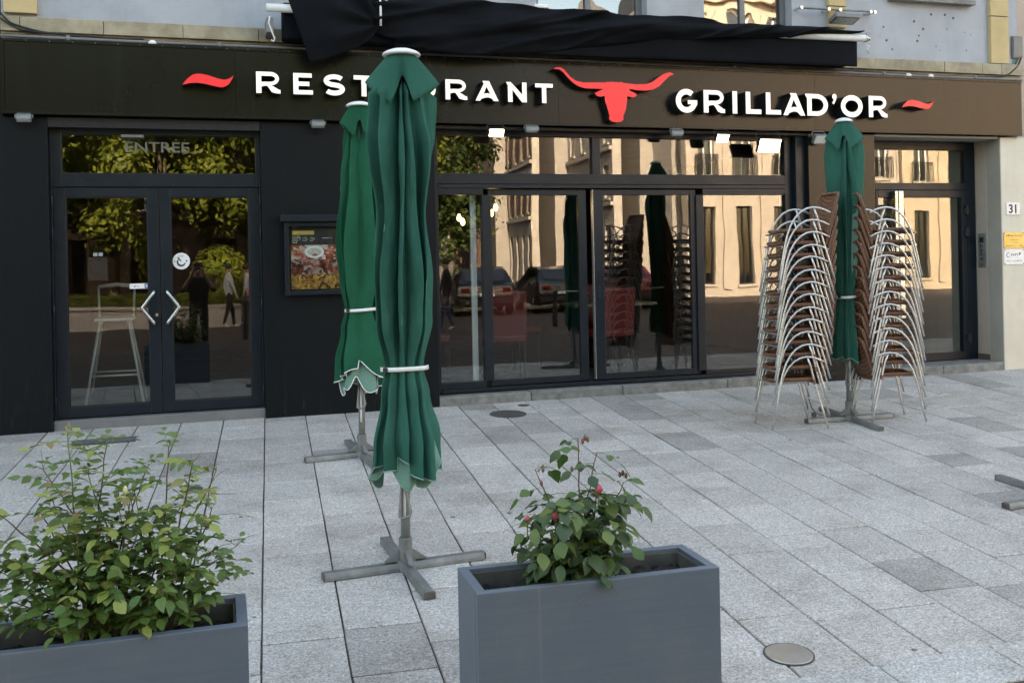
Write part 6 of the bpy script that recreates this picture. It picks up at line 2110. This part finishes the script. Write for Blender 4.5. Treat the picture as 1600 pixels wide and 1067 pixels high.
# the photographer just behind the camera, phone held up in both hands
J = stand()
for s, sg in (('L', -1), ('R', 1)):
    J.update({'el' + s: (.27 * sg, .17, 1.24), 'wr' + s: (.105 * sg, .31, 1.53), 'ha' + s: (.075 * sg, .335, 1.60)})
ph = person((0.0, -9.40, ZS + 0.002), 0.0, 'person in black holding up a phone with both hands facing the restaurant', J, 'wear_black', 'wear_black', 'wear_black', False)
p_ = thing('phone', (0.0, -9.035, 1.345), 'dark phone held up by the person in black', 'phone')
MB().box(-0.072, 0.072, -0.004, 0.004, -0.036, 0.036).build('case', 'black_plastic', p_, bevel=0.003)
MB().lathe([(0.007, 0.004), (0.007, 0.006)], 12, (0.05, 0, 0.02), axis='Y').build('lens_ring', 'steel', p_)
person((0.75, -21.0 + 2.6, ZS + 0.002), rad(-100), 'person in grey jacket and dark trousers walking across the square', stand(0.22), 'wear_grey', 'wear_black', 'shoe_white', True)
person((1.25, -18.9, ZS + 0.002), rad(-95), 'person in pale shirt walking beside the one in the grey jacket', stand(-0.18), 'wear_grey', 'wear_navy', 'shoe_white', False)
person((5.6, -13.6, ZS + 0.002), rad(95), 'person in dark jacket and jeans walking past the planters', stand(0.25), 'wear_black', 'wear_jeans', 'shoe_white', True)

# ------------------------------------------------------------------ parked cars and a bollard
plain('car_dark', (0.012, 0.014, 0.02), 0.25, spec=0.7, coat=0.6, var=0.05)
plain('car_red', (0.10, 0.012, 0.014), 0.25, spec=0.7, coat=0.6, var=0.05)
plain('tail_light', (0.12, 0.01, 0.01), 0.2)
plain('rubber', (0.012, 0.012, 0.012), 0.8)
def car(x, y, rz, mat, label):
    t_ = thing('parked_car', (x, y, ZS + 0.002), label, 'car', 'cars parked across the square', rz)
    prof = [(-2.0, .35), (-2.05, .62), (-1.98, .92), (-1.75, 1.0), (-1.35, 1.38), (-0.9, 1.46), (0.1, 1.44), (0.75, 1.02), (1.75, .88), (2.0, .70), (2.02, .40), (1.9, .28), (-1.9, .28)]
    m = MB()
    n = len(prof)
    for sy in (-1, 1):
        for (px, pz) in prof:
            wv = 0.84 if pz < 1.05 else 0.66
            m.v.append((px, sy * wv, pz))
    for i in range(n):
        m.face((i, (i + 1) % n, n + (i + 1) % n, n + i))
    m.face(tuple(range(n))); m.face(tuple(reversed(range(n, 2 * n))))
    m.build('body', mat, t_, bevel=0.05, fix=True)
    MB().obox(Matrix.Translation((-1.57, 0, 1.19)) @ Matrix.Rotation(rad(-46), 4, 'Y'), 0.20, 0.58, 0.012).build('rear_window', 'glass_far', t_)
    MB().obox(Matrix.Translation((0.44, 0, 1.25)) @ Matrix.Rotation(rad(33), 4, 'Y'), 0.30, 0.58, 0.012).build('windscreen', 'glass_far', t_)
    for s in (-1, 1):
        MB().obox(Matrix.Translation((-0.45, s * 0.755, 1.22)) @ Matrix.Rotation(rad(24) * s, 4, 'X'), 0.55, 0.008, 0.14).build('side_window', 'glass_far', t_)
        MB().box(-2.06, -1.99, s * 0.62 - 0.12, s * 0.62 + 0.12, 0.72, 0.86).build('tail_light', 'tail_light', t_, bevel=0.02)
        MB().box(1.93, 2.02, s * 0.6 - 0.14, s * 0.6 + 0.14, 0.62, 0.74).build('headlight', 'plate_white', t_, bevel=0.02)
        for px in (-1.3, 1.25):
            wh = MB().lathe([(0.30, -0.1), (0.32, -0.08), (0.32, 0.08), (0.30, 0.1)], 24, (px, s * 0.78, 0.32), axis='Y').build('wheel', 'rubber', t_, smooth=False)
            MB().lathe([(0.19, -0.006), (0.18, 0.006)], 18, (px, s * 0.886, 0.32), axis='Y').build('rim', 'galvanised', wh)
    MB().box(-2.07, -2.03, -0.24, 0.24, 0.60, 0.70).build('number_plate', 'plate_white', t_)
    MB().box(-2.10, -1.95, -0.8, 0.8, 0.36, 0.52).build('bumper', 'rubber', t_, bevel=0.03)
car(8.6, -21.5, rad(-80), 'car_dark', 'dark hatchback parked across the square')
car(10.9, -21.2, rad(-84), 'car_dark', 'dark car parked beside the hatchback across the square')
car(13.2, -21.6, rad(-86), 'car_red', 'dark red car parked across the square')
for (x, y, lb) in ((1.0, -14.0, 'dark bollard opposite the double door'), (4.2, -13.6, 'dark bollard opposite the sliding windows'), (8.4, -13.8, 'dark bollard opposite the chair stacks')):
    t_ = thing('bollard', (x, y, ZS), lb, 'bollard', 'bollards along the street')
    MB().lathe([(0.06, 0), (0.06, 0.75), (0.07, 0.78), (0.07, 0.86), (0.045, 0.9), (0.0, 0.91)], 16).build('post', 'black_plastic', t_)
